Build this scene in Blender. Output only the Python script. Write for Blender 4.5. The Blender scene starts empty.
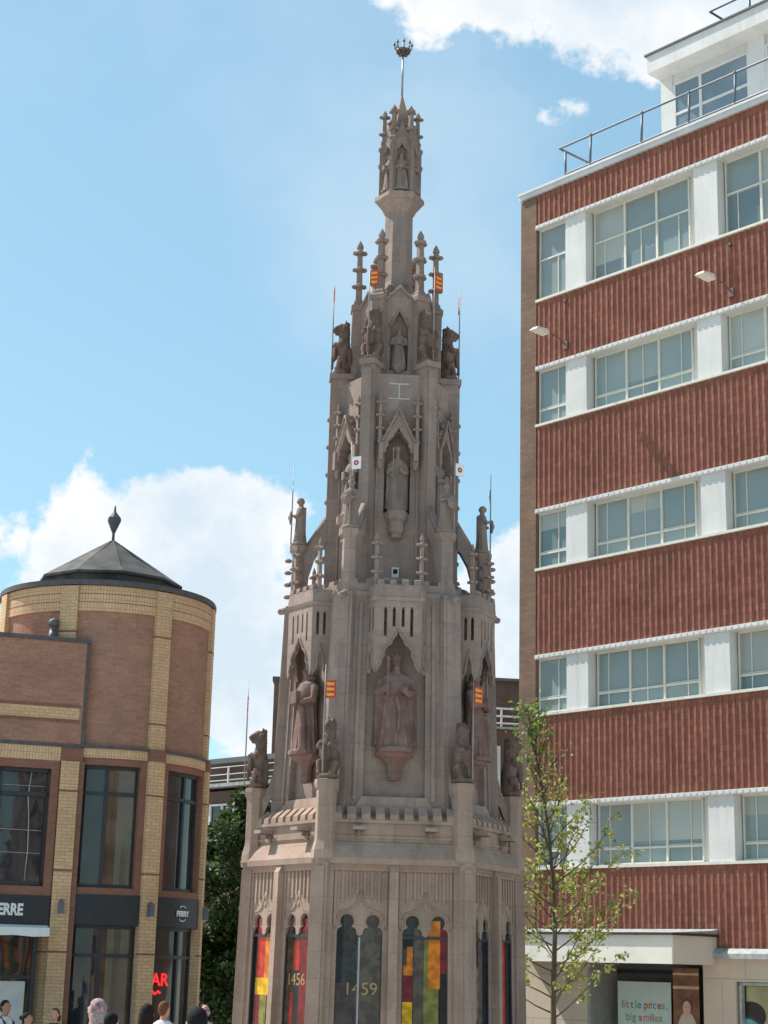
import bpy, bmesh, math, random
from math import sin, cos, pi, radians, sqrt, atan2
from mathutils import Vector, Matrix, noise
from mathutils.geometry import tessellate_polygon

sc = bpy.context.scene
COL = sc.collection
random.seed(7)

# ------------------------------------------------------------------ camera
FPX, PITCH, ROLL, CZ = 1720.0, radians(14.75), radians(1.45), 2.0
CAMR = Matrix.Rotation(pi/2+PITCH, 3, 'X') @ Matrix.Rotation(ROLL, 3, 'Z')
cd = bpy.data.cameras.new('camera'); co = bpy.data.objects.new('camera', cd); COL.objects.link(co)
co.location = (0, 0, CZ); co.rotation_euler = CAMR.to_euler()
cd.sensor_fit = 'VERTICAL'; cd.sensor_height = 36; cd.lens = FPX/1024*36; cd.clip_end = 5000
sc.camera = co

def W(px, py, Y):                       # point of the place seen at a pixel, at distance Y
    d = CAMR @ Vector(((px-384)/FPX, -(py-512)/FPX, -1))
    return Vector((0, 0, CZ)) + d*(Y/d.y)

def gz(x, y):                           # the square falls gently away from the camera
    return 0.49-0.033*max(-30, min(y, 62))

# ------------------------------------------------------------------ materials
def nodes(name):
    m = bpy.data.materials.new(name); m.use_nodes = True
    nt = m.node_tree; b = nt.nodes['Principled BSDF']
    return m, nt, b
def N(nt, t, **kw):
    n = nt.nodes.new(t)
    for k, v in kw.items():
        if hasattr(n, k): setattr(n, k, v)
        else: n.inputs[k].default_value = v
    return n
def c4(c): return (c[0], c[1], c[2], 1)
def mix(nt, fac, a, b, mode='MIX'):
    n = nt.nodes.new('ShaderNodeMix'); n.data_type = 'RGBA'; n.blend_type = mode
    for s, v in ((0, fac), (6, a), (7, b)):
        if hasattr(v, 'is_output') or isinstance(v, bpy.types.NodeSocket): nt.links.new(v, n.inputs[s])
        elif isinstance(v, (int, float)): n.inputs[s].default_value = v
        else: n.inputs[s].default_value = c4(v)
    return n.outputs[2]
def ramp(nt, src, a, b):
    n = nt.nodes.new('ShaderNodeMapRange'); n.inputs[1].default_value = a; n.inputs[2].default_value = b
    nt.links.new(src, n.inputs[0]); return n.outputs[0]
def tex_noise(nt, coord, scale, detail=4, sx=(1, 1, 1), rough=.55):
    mp = nt.nodes.new('ShaderNodeMapping'); mp.inputs['Scale'].default_value = sx
    nt.links.new(coord, mp.inputs[0])
    n = N(nt, 'ShaderNodeTexNoise', Scale=scale, Detail=detail, Roughness=rough)
    nt.links.new(mp.outputs[0], n.inputs['Vector']); return n.outputs[0]
def bump(nt, b, h, strength=.3, dist=.01):
    n = N(nt, 'ShaderNodeBump', Strength=strength, Distance=dist)
    nt.links.new(h, n.inputs['Height']); nt.links.new(n.outputs[0], b.inputs['Normal'])

def plain(name, c, rough=.6, metal=0, var=.12, scale=6, spec=.4):
    m, nt, b = nodes(name)
    tc = N(nt, 'ShaderNodeTexCoord')
    n = tex_noise(nt, tc.outputs['Object'], scale, 5)
    d = [max(0, x*(1-var)) for x in c]; l = [min(1, x*(1+var)) for x in c]
    nt.links.new(mix(nt, ramp(nt, n, .3, .7), d, l), b.inputs['Base Color'])
    b.inputs['Roughness'].default_value = rough; b.inputs['Metallic'].default_value = metal
    b.inputs['Specular IOR Level'].default_value = spec
    return m
def stone(name, base, dark, streak=.5, joints=True, grey=None, bigv=.17, fv=.35):
    m, nt, b = nodes(name)
    tc = N(nt, 'ShaderNodeTexCoord'); o = tc.outputs['Object']
    big = tex_noise(nt, o, 1.1, 5); fine = tex_noise(nt, o, 26, 6, rough=.7)
    st = tex_noise(nt, o, 2.6, 5, sx=(2.2, 2.2, .22)); pt = tex_noise(nt, o, 5.5, 3)
    c = mix(nt, ramp(nt, big, .35, .68), [x*(1-bigv) for x in base], [min(1, x*(1+bigv)) for x in base])
    if grey: c = mix(nt, ramp(nt, pt, .45, .7), c, grey)
    k = N(nt, 'ShaderNodeMath', operation='MULTIPLY'); k.inputs[1].default_value = streak
    nt.links.new(ramp(nt, st, .5, .8), k.inputs[0])
    c = mix(nt, k.outputs[0], c, dark)
    if joints:
        br = N(nt, 'ShaderNodeTexBrick', Scale=1.0); nt.links.new(tc.outputs['UV'], br.inputs['Vector'])
        br.inputs['Brick Width'].default_value = .62; br.inputs['Row Height'].default_value = .36
        br.inputs['Mortar Size'].default_value = .006; br.inputs['Mortar Smooth'].default_value = .4
        br.inputs['Color1'].default_value = (1, 1, 1, 1); br.inputs['Color2'].default_value = (.74, .73, .74, 1)
        br.inputs['Mortar'].default_value = (.55, .54, .53, 1)
        c = mix(nt, .5, c, br.outputs[0], 'MULTIPLY')
    c = mix(nt, fv, c, mix(nt, ramp(nt, fine, .3, .72), (.55, .55, .55), (1.25, 1.25, 1.25)), 'MULTIPLY')
    nt.links.new(c, b.inputs['Base Color']); b.inputs['Roughness'].default_value = .9
    b.inputs['Specular IOR Level'].default_value = .2
    bump(nt, b, fine, .5, .012)
    return m
def brick(name, c1, c2, mortar, w=.225, h=.075, ms=.01, rot=False, var=.25, rough=.85, speck=.5):
    m, nt, b = nodes(name)
    tc = N(nt, 'ShaderNodeTexCoord'); v = tc.outputs['UV']
    if rot:
        mp = N(nt, 'ShaderNodeMapping'); mp.inputs['Rotation'].default_value = (0, 0, pi/2)
        nt.links.new(v, mp.inputs[0]); v = mp.outputs[0]
    br = N(nt, 'ShaderNodeTexBrick', Scale=1.0); nt.links.new(v, br.inputs['Vector'])
    br.inputs['Brick Width'].default_value = w; br.inputs['Row Height'].default_value = h
    br.inputs['Mortar Size'].default_value = ms; br.inputs['Mortar Smooth'].default_value = .2
    br.inputs['Color1'].default_value = c4(c1); br.inputs['Color2'].default_value = c4(c2)
    br.inputs['Mortar'].default_value = c4(mortar); br.inputs['Bias'].default_value = -.1
    if rot: br.offset = 0.0
    n = tex_noise(nt, tc.outputs['Object'], .9, 6); f = tex_noise(nt, tc.outputs['Object'], 30, 4)
    c = mix(nt, 1, br.outputs[0], mix(nt, ramp(nt, n, .3, .7), (1-var,)*3, (1+var*.6,)*3), 'MULTIPLY')
    c = mix(nt, speck, c, mix(nt, ramp(nt, f, .3, .7), (.6,)*3, (1.3,)*3), 'MULTIPLY')
    nt.links.new(c, b.inputs['Base Color']); b.inputs['Roughness'].default_value = rough
    b.inputs['Specular IOR Level'].default_value = .25
    bump(nt, b, br.outputs[1], -.4, .006)
    return m
def glassy(name, c, c2=None, rough=.04, spec=.5, scale=.8, metal=0):
    m, nt, b = nodes(name)
    tc = N(nt, 'ShaderNodeTexCoord'); oi = N(nt, 'ShaderNodeObjectInfo')
    n = tex_noise(nt, tc.outputs['Object'], scale, 2)
    a = mix(nt, ramp(nt, n, .42, .58), c, c2 or [x*1.4 for x in c])
    a = mix(nt, .35, a, mix(nt, oi.outputs['Random'], (.5,)*3, (1.4,)*3), 'MULTIPLY')
    nt.links.new(a, b.inputs['Base Color']); b.inputs['Roughness'].default_value = rough
    b.inputs['Specular IOR Level'].default_value = spec; b.inputs['Metallic'].default_value = metal
    w = tex_noise(nt, tc.outputs['Object'], 1.3, 1)
    bump(nt, b, w, .06, .05)
    return m
def leafmat(name, c, c2):
    m, nt, b = nodes(name)
    g = N(nt, 'ShaderNodeNewGeometry')
    tc = N(nt, 'ShaderNodeTexCoord'); n = tex_noise(nt, tc.outputs['Object'], 2.2, 2)
    r = mix(nt, g.outputs['Random Per Island'], c, c2)
    r = mix(nt, .4, r, mix(nt, ramp(nt, n, .3, .7), (.6,)*3, (1.3,)*3), 'MULTIPLY')
    nt.links.new(r, b.inputs['Base Color']); b.inputs['Roughness'].default_value = .55
    t = N(nt, 'ShaderNodeBsdfTranslucent'); nt.links.new(r, t.inputs[0])
    ms = N(nt, 'ShaderNodeMixShader'); ms.inputs[0].default_value = .4
    nt.links.new(b.outputs[0], ms.inputs[1]); nt.links.new(t.outputs[0], ms.inputs[2])
    nt.links.new(ms.outputs[0], nt.nodes['Material Output'].inputs[0])
    return m

M = {}
M['stone'] = stone('pinkish_sandstone', (.415, .295, .23), (.21, .15, .118), .6, bigv=.14)
M['stoneup'] = stone('weathered_sandstone', (.36, .266, .223), (.17, .13, .112), .6, grey=(.29, .236, .213), bigv=.14)
M['carve'] = stone('carved_red_sandstone', (.23, .135, .112), (.10, .06, .052), .6, joints=False, grey=(.27, .20, .175))
M['dark_carve'] = stone('weathered_dark_sandstone', (.28, .207, .172), (.13, .10, .088), .6, joints=False, grey=(.30, .245, .22))
M['beast'] = stone('weathered_beast_stone', (.165, .105, .085), (.065, .045, .04), .6, joints=False, grey=(.22, .17, .14))
M['joint'] = plain('pale_mortar', (.42, .42, .42), .9)
M['lamp_arm'] = plain('rusty_lamp_arm', (.16, .09, .075), .7)
M['lead'] = plain('grey_lead', (.12, .12, .125), .6, .3)
M['gilt'] = plain('dull_gilt', (.16, .12, .10), .5, .5)
M['rod'] = plain('grey_metal_rod', (.30, .28, .26), .5, .5)
M['flag_red'] = plain('red_enamel', (.48, .05, .03), .45)
M['flag_gold'] = plain('gold_enamel', (.75, .36, .04), .45)
M['flag_white'] = plain('white_enamel', (.8, .8, .78), .45, var=.04)
M['rose'] = plain('rose_enamel', (.5, .03, .08), .45)
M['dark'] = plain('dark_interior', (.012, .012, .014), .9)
M['cross_glass'] = glassy('dark_shop_glass', (.03, .029, .028), (.06, .056, .05), .06, .3)
STAIN = {}
def stain(c):
    k = tuple(round(x, 3) for x in c)
    if k not in STAIN: STAIN[k] = glassy('stained_glass', c, [x*.6 for x in c], .22, .25, 7)
    return STAIN[k]
M['numeral'] = plain('gold_leaf_lettering', (.36, .26, .11), .5)
M['brown_brick'] = brick('brown_brick', (.43, .225, .152), (.34, .172, .118), (.35, .215, .16), var=.2)
M['yellow_brick'] = brick('yellow_brick', (.70, .465, .265), (.61, .395, .22), (.44, .30, .19), ms=.008, var=.12)
M['yellow_soldier'] = brick('yellow_soldier_course', (.70, .475, .275), (.63, .415, .235), (.42, .28, .185), .215, .07, .008, rot=True, var=.12)
M['red_brick'] = brick('red_brick', (.30, .135, .09), (.25, .11, .075), (.22, .13, .10), var=.15)
M['tower_slate'] = plain('weathered_roof_sheet', (.07, .066, .06), .85, var=.55, scale=2.2)
M['coping'] = plain('dark_coping', (.095, .092, .095), .7, var=.25)
M['fascia'] = plain('charcoal_sign_board', (.028, .030, .034), .5)
M['frame_dark'] = plain('dark_window_frame', (.035, .036, .04), .5)
M['line_pale'] = plain('pale_glazing_line', (.36, .37, .37), .5)
M['white_letters'] = plain('white_lettering', (.78, .78, .76), .5, var=.03)
M['glass_dark'] = glassy('tower_glass', (.018, .022, .026), (.035, .042, .048), .03, .7)
M['glass_brown'] = glassy('tower_glass_brick_reflection', (.10, .065, .04), (.15, .10, .065), .06, .6, 1.6)  # reflection of a brick wall put into the pane's base colour
M['poster_white'] = plain('white_poster', (.62, .62, .58), .6, var=.08, scale=3)
M['awning'] = plain('white_awning', (.78, .78, .76), .8, var=.05)
M['ribbed'] = brick('ribbed_red_brick', (.375, .142, .094), (.24, .088, .060), (.225, .112, .085), .166, .15, .012, var=.16)
M['pier_brick'] = brick('brown_pier_brick', (.24, .135, .085), (.18, .10, .07), (.16, .12, .09))
M['white'] = stone('white_render', (.68, .665, .64), (.46, .44, .41), .45, joints=False, bigv=.06, fv=.08)
M['cream'] = plain('cream_window_frame', (.66, .64, .56), .5, var=.08)
M['roof_trim'] = plain('pale_roof_trim', (.58, .585, .58), .6, var=.1, scale=2)
M['office_glass'] = glassy('blind_backed_glass', (.235, .295, .30), (.275, .325, .32), .05, .5, .45)
M['office_blind'] = glassy('pale_blind_behind_glass', (.36, .39, .36), (.42, .44, .40), .06, .5, .6)
M['office_dark'] = glassy('dim_room_behind_glass', (.16, .215, .225), (.20, .25, .255), .05, .5, .6)
M['pent_glass'] = glassy('rooftop_glass', (.15, .20, .235), (.20, .25, .28), .05, .6, .5)
M['rail'] = plain('painted_grey_rail', (.13, .14, .165), .5, .2)
M['beige_stone'] = brick('beige_stone_cladding', (.60, .48, .37), (.57, .455, .35), (.36, .30, .24), 1.15, .95, .008, var=.08, speck=.15)
M['canopy'] = plain('cream_canopy_board', (.60, .52, .43), .7, var=.06, scale=2)
M['canopy_pale'] = plain('pale_canopy_board', (.76, .71, .63), .7, var=.06, scale=2)
M['lead_pale'] = plain('streaked_lead_flashing', (.34, .35, .34), .7, var=.3, scale=7)
M['block_brick'] = brick('dark_block_brick', (.17, .095, .07), (.13, .075, .058), (.12, .09, .075))
M['block_roof'] = plain('grey_roof_sheet', (.13, .13, .14), .7)
M['paving'] = brick('square_paving', (.50, .46, .41), (.43, .40, .36), (.28, .25, .22), .6, .6, .012, var=.15)
M['bark'] = stone('grey_brown_bark', (.13, .105, .075), (.06, .05, .04), .6, joints=False)
M['leaf_light'] = leafmat('spring_leaf', (.23, .26, .06), (.47, .45, .13))
M['leaf_fresh'] = leafmat('fresh_green_leaf', (.13, .24, .03), (.22, .33, .06))
M['leaf_dark'] = leafmat('dark_leaf', (.018, .035, .012), (.055, .095, .02))
M['neon'] = None
m, nt, b = nodes('red_neon'); b.inputs['Base Color'].default_value = (.5, .02, .02, 1)
b.inputs['Emission Color'].default_value = (1, .03, .03, 1); b.inputs['Emission Strength'].default_value = .5; M['neon'] = m
m, nt, b = nodes('warm_lamp_glow'); b.inputs['Emission Color'].default_value = (1, .55, .25, 1); b.inputs['Emission Strength'].default_value = 1.0; M['glow'] = m

# ------------------------------------------------------------------ mesh builder
OFF = {}
def frame(x, y, z, a): return Matrix.Translation((x, y, z)) @ Matrix.Rotation(a, 4, 'Z')
class MB:
    def __init__(s): s.v = []; s.f = []; s.mi = []; s.sm = []
    def add(s, vs, fs, Mx=None, mi=0, smooth=False):
        o = len(s.v)
        s.v += [(Mx @ Vector(v)) if Mx else Vector(v) for v in vs]
        for f in fs: s.f.append([i+o for i in f]); s.mi.append(mi); s.sm.append(smooth)
        return s
    def box(s, x0, x1, y0, y1, z0, z1, Mx=None, mi=0):
        vs = [(x, y, z) for z in (z0, z1) for y in (y0, y1) for x in (x0, x1)]
        return s.add(vs, [(0, 2, 3, 1), (4, 5, 7, 6), (0, 1, 5, 4), (2, 6, 7, 3), (0, 4, 6, 2), (1, 3, 7, 5)], Mx, mi)
    def hexa(s, bot, top, Mx=None, mi=0):                     # two quads joined
        return s.add(list(bot)+list(top), [(3, 2, 1, 0), (4, 5, 6, 7), (0, 1, 5, 4), (1, 2, 6, 5), (2, 3, 7, 6), (3, 0, 4, 7)], Mx, mi)
    def prism(s, outer, holes, y0, y1, Mx=None, mi=0):        # outline in x,z pushed from y0 to y1
        loops = [outer]+list(holes)
        pts = [p for l in loops for p in l]; n = len(pts)
        tris = tessellate_polygon([[Vector((p[0], p[1], 0)) for p in l] for l in loops])
        vs = [(p[0], y0, p[1]) for p in pts]+[(p[0], y1, p[1]) for p in pts]
        fs = [tuple(t) for t in tris]+[tuple(i+n for i in reversed(t)) for t in tris]
        k = 0
        for l in loops:
            m = len(l)
            for i in range(m): a, b2 = k+i, k+(i+1) % m; fs.append((a, b2, b2+n, a+n))
            k += m
        return s.add(vs, fs, Mx, mi)
    def loft(s, rings, Mx=None, mi=0, smooth=True, cap=True):
        n = len(rings[0]); vs = [p for r in rings for p in r]; fs = []
        for j in range(len(rings)-1):
            for i in range(n):
                a = j*n+i; b2 = j*n+(i+1) % n; fs.append((a, b2, b2+n, a+n))
        if cap: fs.append(tuple(reversed(range(n)))); fs.append(tuple(range((len(rings)-1)*n, len(rings)*n)))
        return s.add(vs, fs, Mx, mi, smooth)
    def lathe(s, prof, n=12, c=(0, 0), a0=0, Mx=None, mi=0, smooth=None, sy=1):
        if smooth is None: smooth = n > 8
        rings = [[(c[0]+r*sin(a0+2*pi*i/n), c[1]-sy*r*cos(a0+2*pi*i/n), z) for i in range(n)] for r, z in prof]
        return s.loft(rings, Mx, mi, smooth)
    def tube(s, pts, r, n=8, Mx=None, mi=0, smooth=True):
        pts = [Vector(p) for p in pts]
        if not isinstance(r, (list, tuple)): r = [r]*len(pts)
        rings = []; up = None
        for i, p in enumerate(pts):
            t = (pts[min(i+1, len(pts)-1)]-pts[max(i-1, 0)]).normalized()
            if up is None: up = Vector((0, 0, 1)) if abs(t.z) < .9 else Vector((1, 0, 0))
            sd = t.cross(up).normalized(); up = sd.cross(t).normalized()
            rings.append([p+(sd*cos(2*pi*k/n)+up*sin(2*pi*k/n))*r[i] for k in range(n)])
        return s.loft(rings, Mx, mi, smooth)
    def ell(s, c, r, n=10, m=7, Mx=None, mi=0):
        rings = []
        for j in range(m+1):
            t = pi*j/m; rr = max(sin(t), .02)
            rings.append([(c[0]+r[0]*rr*cos(2*pi*i/n), c[1]+r[1]*rr*sin(2*pi*i/n), c[2]-r[2]*cos(t)) for i in range(n)])
        return s.loft(rings, Mx, mi, True)
    def quad(s, pts, Mx=None, mi=0): return s.add(pts, [tuple(range(len(pts)))], Mx, mi)
    def warp(s, fn): s.v = [Vector(fn(v)) for v in s.v]; return s
    def build(s, name, mats, parent=None, uv='box', cyl=None, raw=False, remesh=0, smooth_it=0, recalc=True, weld=True):
        off = Vector((0, 0, 0)) if raw or parent is None else OFF.get(parent.name, Vector((0, 0, 0)))
        me = bpy.data.meshes.new(name)
        me.from_pydata([tuple(v) for v in s.v], [], s.f)
        me.polygons.foreach_set('material_index', s.mi); me.polygons.foreach_set('use_smooth', s.sm)
        if not isinstance(mats, (list, tuple)): mats = [mats]
        for mt in mats: me.materials.append(mt)
        bm = bmesh.new(); bm.from_mesh(me)
        if recalc: bmesh.ops.recalc_face_normals(bm, faces=bm.faces)
        ul = bm.loops.layers.uv.new('UVMap')
        if not remesh:
            for f in bm.faces:
                f.normal_update(); n = f.normal
                for lp in f.loops:
                    p = lp.vert.co
                    if abs(n.z) > .75: lp[ul].uv = (p.x, p.y)
                    elif cyl:
                        fc = f.calc_center_median(); ac = atan2(fc.x-cyl[0], cyl[1]-fc.y); a = atan2(p.x-cyl[0], cyl[1]-p.y)
                        while a-ac > pi: a -= 2*pi
                        while a-ac < -pi: a += 2*pi
                        lp[ul].uv = (a*cyl[2], p.z)
                    else:
                        l = sqrt(n.x*n.x+n.y*n.y) or 1
                        lp[ul].uv = ((-n.y*p.x+n.x*p.y)/l, p.z)
        for v in bm.verts: v.co -= off
        bm.to_mesh(me); bm.free()
        o = bpy.data.objects.new(name, me); COL.objects.link(o)
        if remesh:
            md = o.modifiers.new('r', 'REMESH'); md.mode = 'VOXEL'; md.voxel_size = remesh; md.use_smooth_shade = True
            if smooth_it:
                m2 = o.modifiers.new('s', 'SMOOTH'); m2.iterations = smooth_it; m2.factor = .5
            dg = bpy.context.evaluated_depsgraph_get(); dg.update()
            nm = bpy.data.meshes.new_from_object(o.evaluated_get(dg))
            o.modifiers.clear(); o.data = nm; nm.name = name
            nm.materials.clear()
            for mt in mats: nm.materials.append(mt)
        if parent: o.parent = parent; OFF[o.name] = off
        return o

def thing(name, loc, label, cat, group=None):
    o = bpy.data.objects.new(name, None); COL.objects.link(o); o.location = loc; o.empty_display_size = .3
    OFF[o.name] = Vector(loc); return tag(o, label, cat, group)
def tag(o, label, cat, group=None):
    o['label'] = label; o['category'] = cat
    if group: o['group'] = group
    return o
def place(src, parent, loc, rz=0, sc_=1.0, label=None):        # a copy of a part with its sub-parts
    c = src.copy(); COL.objects.link(c); c.parent = parent; OFF[c.name] = Vector((0, 0, 0))
    c.location = loc; c.rotation_euler = (0, 0, rz); c.scale = (sc_,)*3
    for ch in src.children:
        k = ch.copy(); COL.objects.link(k); k.parent = c
    return c
def drop(src):                                                # remove a prototype
    for ch in list(src.children): bpy.data.objects.remove(ch)
    bpy.data.objects.remove(src)
def text(name, body, size, mat, parent, Mx, depth=.01, align='CENTER', bold=0.0, raw_parent=None):
    cu = bpy.data.curves.new(name, 'FONT'); cu.body = body; cu.size = size; cu.extrude = depth; cu.align_x = align; cu.offset = bold
    t = bpy.data.objects.new(name, cu); COL.objects.link(t)
    dg = bpy.context.evaluated_depsgraph_get(); dg.update()
    me = bpy.data.meshes.new_from_object(t.evaluated_get(dg)); bpy.data.objects.remove(t)
    off = OFF.get(parent.name, Vector((0, 0, 0)))
    me.transform(Matrix.Translation(-off) @ Mx @ Matrix.Rotation(pi/2, 4, 'X'))
    me.materials.clear(); me.materials.append(mat)
    o = bpy.data.objects.new(name, me); COL.objects.link(o); o.parent = parent; OFF[o.name] = off
    return o

# ------------------------------------------------------------------ ground
gm = MB(); xs = [-600, -120, -60, -30, -15, 0, 15, 30, 60, 120, 600]; ys = [-600, -60, -30, -10, 0, 10, 20, 30, 40, 50, 62, 120, 900]
gv = [(x, y, gz(x, y)) for y in ys for x in xs]; nx = len(xs)
gm.add(gv, [(j*nx+i, j*nx+i+1, (j+1)*nx+i+1, (j+1)*nx+i) for j in range(len(ys)-1) for i in range(nx-1)])
g = gm.build('ground', M['paving']); g['kind'] = 'structure'

# ------------------------------------------------------------------ carved figures (one continuous mesh each)
def figure(h, style):
    m = MB(); n = 56; rnd = random.Random(style*13+5)
    prof = [(0, .185, .14), (.06, .175, .135), (.22, .155, .118), (.42, .138, .104), (.52, .130, .10), (.62, .142, .105),
            (.72, .162, .098), (.775, .150, .085), (.81, .085, .065), (.845, .048, .05), (.90, .046, .05)]
    ph = rnd.random()*6
    rings = []
    for z, a, b2 in prof:
        fd = .17*max(0, 1-z/.70)
        fo_ = lambda t: 1+fd*(abs(sin(5.5*t+ph+1.5*z))-.5)*1.2+fd*.35*sin(17*t+ph)
        rings.append([(a*fo_(t)*cos(t), b2*fo_(t)*sin(t), z) for t in [2*pi*i/n for i in range(n)]])
    m.loft(rings)
    m.ell((0, -.006, .918), (.052, .060, .072)); m.ell((0, -.064, .915), (.012, .018, .018))
    if style == 0:                                              # king: crown, beard, mantle, orb and sceptre
        m.lathe([(.056, .945), (.06, .965), (.068, 1.0), (.05, 1.0), (.02, .985)], 10)
        m.lathe([(.15, .545), (.158, .56), (.15, .575)], 16, sy=.75); m.tube([(0, -.12, .56), (.03, -.15, .38), (.02, -.155, .2)], [.022, .02, .015])
        for i in range(6): m.ell((.062*sin(i*pi/3), -.062*cos(i*pi/3), 1.005), (.014, .014, .022))
        m.ell((0, -.05, .86), (.036, .03, .05))
        rr = []
        for z, a, b2 in [(.05, .235, .11), (.3, .225, .105), (.6, .215, .095), (.72, .185, .08), (.79, .10, .055)]:
            rr.append([(a*(1+.07*sin(9*t+z*4))*cos(t), .075+b2*sin(t)*(1+.08*sin(13*t)), z) for t in [2*pi*i/48 for i in range(48)]])
        m.loft(rr)
        m.tube([(.15, 0, .73), (.185, -.05, .60), (.13, -.14, .58), (.08, -.155, .60)], [.05, .05, .042, .032])
        m.tube([(-.15, 0, .73), (-.185, -.05, .60), (-.14, -.14, .62), (-.09, -.155, .66)], [.05, .05, .042, .032])
        m.ell((.07, -.17, .62), (.042, .042, .042)); m.tube([(-.10, -.17, .48), (-.10, -.165, .92)], .016); m.ell((-.10, -.165, .94), (.025, .025, .035))
    elif style == 1:                                            # cleric or saint: hood, book, staff
        m.ell((0, .012, .925), (.064, .066, .08)); m.ell((0, .03, .84), (.10, .07, .06))
        m.tube([(.16, 0, .74), (.20, -.05, .58), (.08, -.14, .56)], [.05, .048, .032])
        m.tube([(-.16, 0, .74), (-.20, -.05, .58), (-.06, -.14, .60)], [.05, .048, .032])
        m.box(-.06, .06, -.19, -.13, .54, .68)
        m.tube([(.05, -.10, .5), (.11, -.12, .25), (.12, -.12, .02)], [.05, .045, .05])
    elif style == 2:                                            # knight with round shield and helmet, slim
        m.ell((0, -.01, .945), (.078, .088, .082)); m.ell((0, -.01, .93), (.088, .098, .026)); m.box(-.09, .09, .06, .11, .10, .80)
        m.tube([(.14, 0, .73), (.18, -.06, .60), (.10, -.15, .58)], [.045, .042, .032])
        m.tube([(-.14, 0, .73), (-.17, -.08, .62), (-.08, -.16, .66)], [.045, .042, .032])
        m.ell((.0, -.21, .58), (.135, .04, .15)); m.ell((.0, -.25, .58), (.045, .02, .045))
        m.tube([(.07, .02, .45), (.09, .03, .0)], [.07, .085]); m.tube([(-.07, .02, .45), (-.09, .03, 0)], [.07, .085])
    m.lathe([(.20, -.03), (.20, .02), (.17, .03)], 12)
    m.v = [v*h for v in m.v]
    return m
def beast(h, kind):
    m = MB()
    m.tube([(0, .07, .03), (0, .06, .12), (0, .05, .30), (0, .02, .48), (0, .03, .62), (0, .045, .76), (0, .03, .86)],
           [.13, .15, .145, .15, .12, .10, .085], 14)
    ln = .20 if kind == 0 else .15
    m.tube([(0, .07, .87), (0, -.03, .885), (0, -ln*.8, .835), (0, -ln, .81)], [.085, .085, .055, .042], 12)   # head and muzzle
    m.tube([(0, -.02, .82), (0, -ln*.75, .75)], [.045, .028])
    for s in (-1, 1):
        m.tube([(s*.045, .06, .93), (s*.055, .06, 1.03)], [.032, .008], 6)
        m.ell((s*.06, -.03, .90), (.022, .026, .02))
        m.tube([(s*.12, .06, .20), (s*.135, -.05, .24), (s*.12, -.09, .08), (s*.12, -.14, .04)], [.085, .075, .05, .042])   # haunch, hind paw
        m.tube([(s*.12, .0, .58), (s*.155, -.07, .50), (s*.08, -.17, .54)], [.07, .055, .042])                       # raised foreleg
    for i in range(8):
        t = i/7; m.ell((.02*sin(t*20), .11-.01*t, .48+.46*t), (.065, .055, .05))                                       # mane
    m.tube([(0, .16, .06), (.12, .17, .18), (.13, .17, .34), (.08, .15, .43)], [.04, .035, .03, .045])
    m.ell((0, -.15, .38), (.11, .045, .15)); m.tube([(0, -.2, .08), (0, -.19, .55)], .03)                              # shield held at the chest
    rn = random.Random(kind+3)
    for i in range(70):
        z = rn.uniform(.25, .95); a = rn.uniform(0, 2*pi); r_ = .15 if z < .6 else .115
        m.ell((r_*.93*cos(a), .035+r_*.93*sin(a), z), (.022, .022, .04), 5, 4)
    m.lathe([(.19, -.03), (.19, .03), (.15, .05)], 8, a0=pi/8, smooth=False)
    m.v = [Vector((v.x, v.y*.88, v.z))*h for v in m.v]
    return m

# ------------------------------------------------------------------ the market cross
CX, CY = .125, 26.0
CG = gz(CX, CY)
TH = radians(4.5)
cross = thing('market_cross', (CX, CY, CG), 'tall brown sandstone cross tower with tiers of statues, pinnacles and a crown on its tip', 'monument')
LO = Vector((CX, CY, CG))
def F(k, r): a = TH+k*pi/3; return frame(CX+r*sin(a), CY-r*cos(a), 0, a)
def K(k, r): a = TH+pi/6+k*pi/3; return frame(CX+r*sin(a), CY-r*cos(a), 0, a)
A6 = TH+pi/6
def hexring(m, prof, mi=0): return m.lathe(prof, 6, (CX, CY), A6, mi=mi, smooth=False)
C32 = cos(pi/6)
def bat(zt, k):                                                # batter: widen towards the ground
    def fn(v): s = 1+max(0, zt-v.z)*k; return (CX+(v.x-CX)*s, CY+(v.y-CY)*s, v.z)
    return fn
def rel(Mx, x, y, z): return Mx @ Vector((x, y, z))-LO

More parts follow.
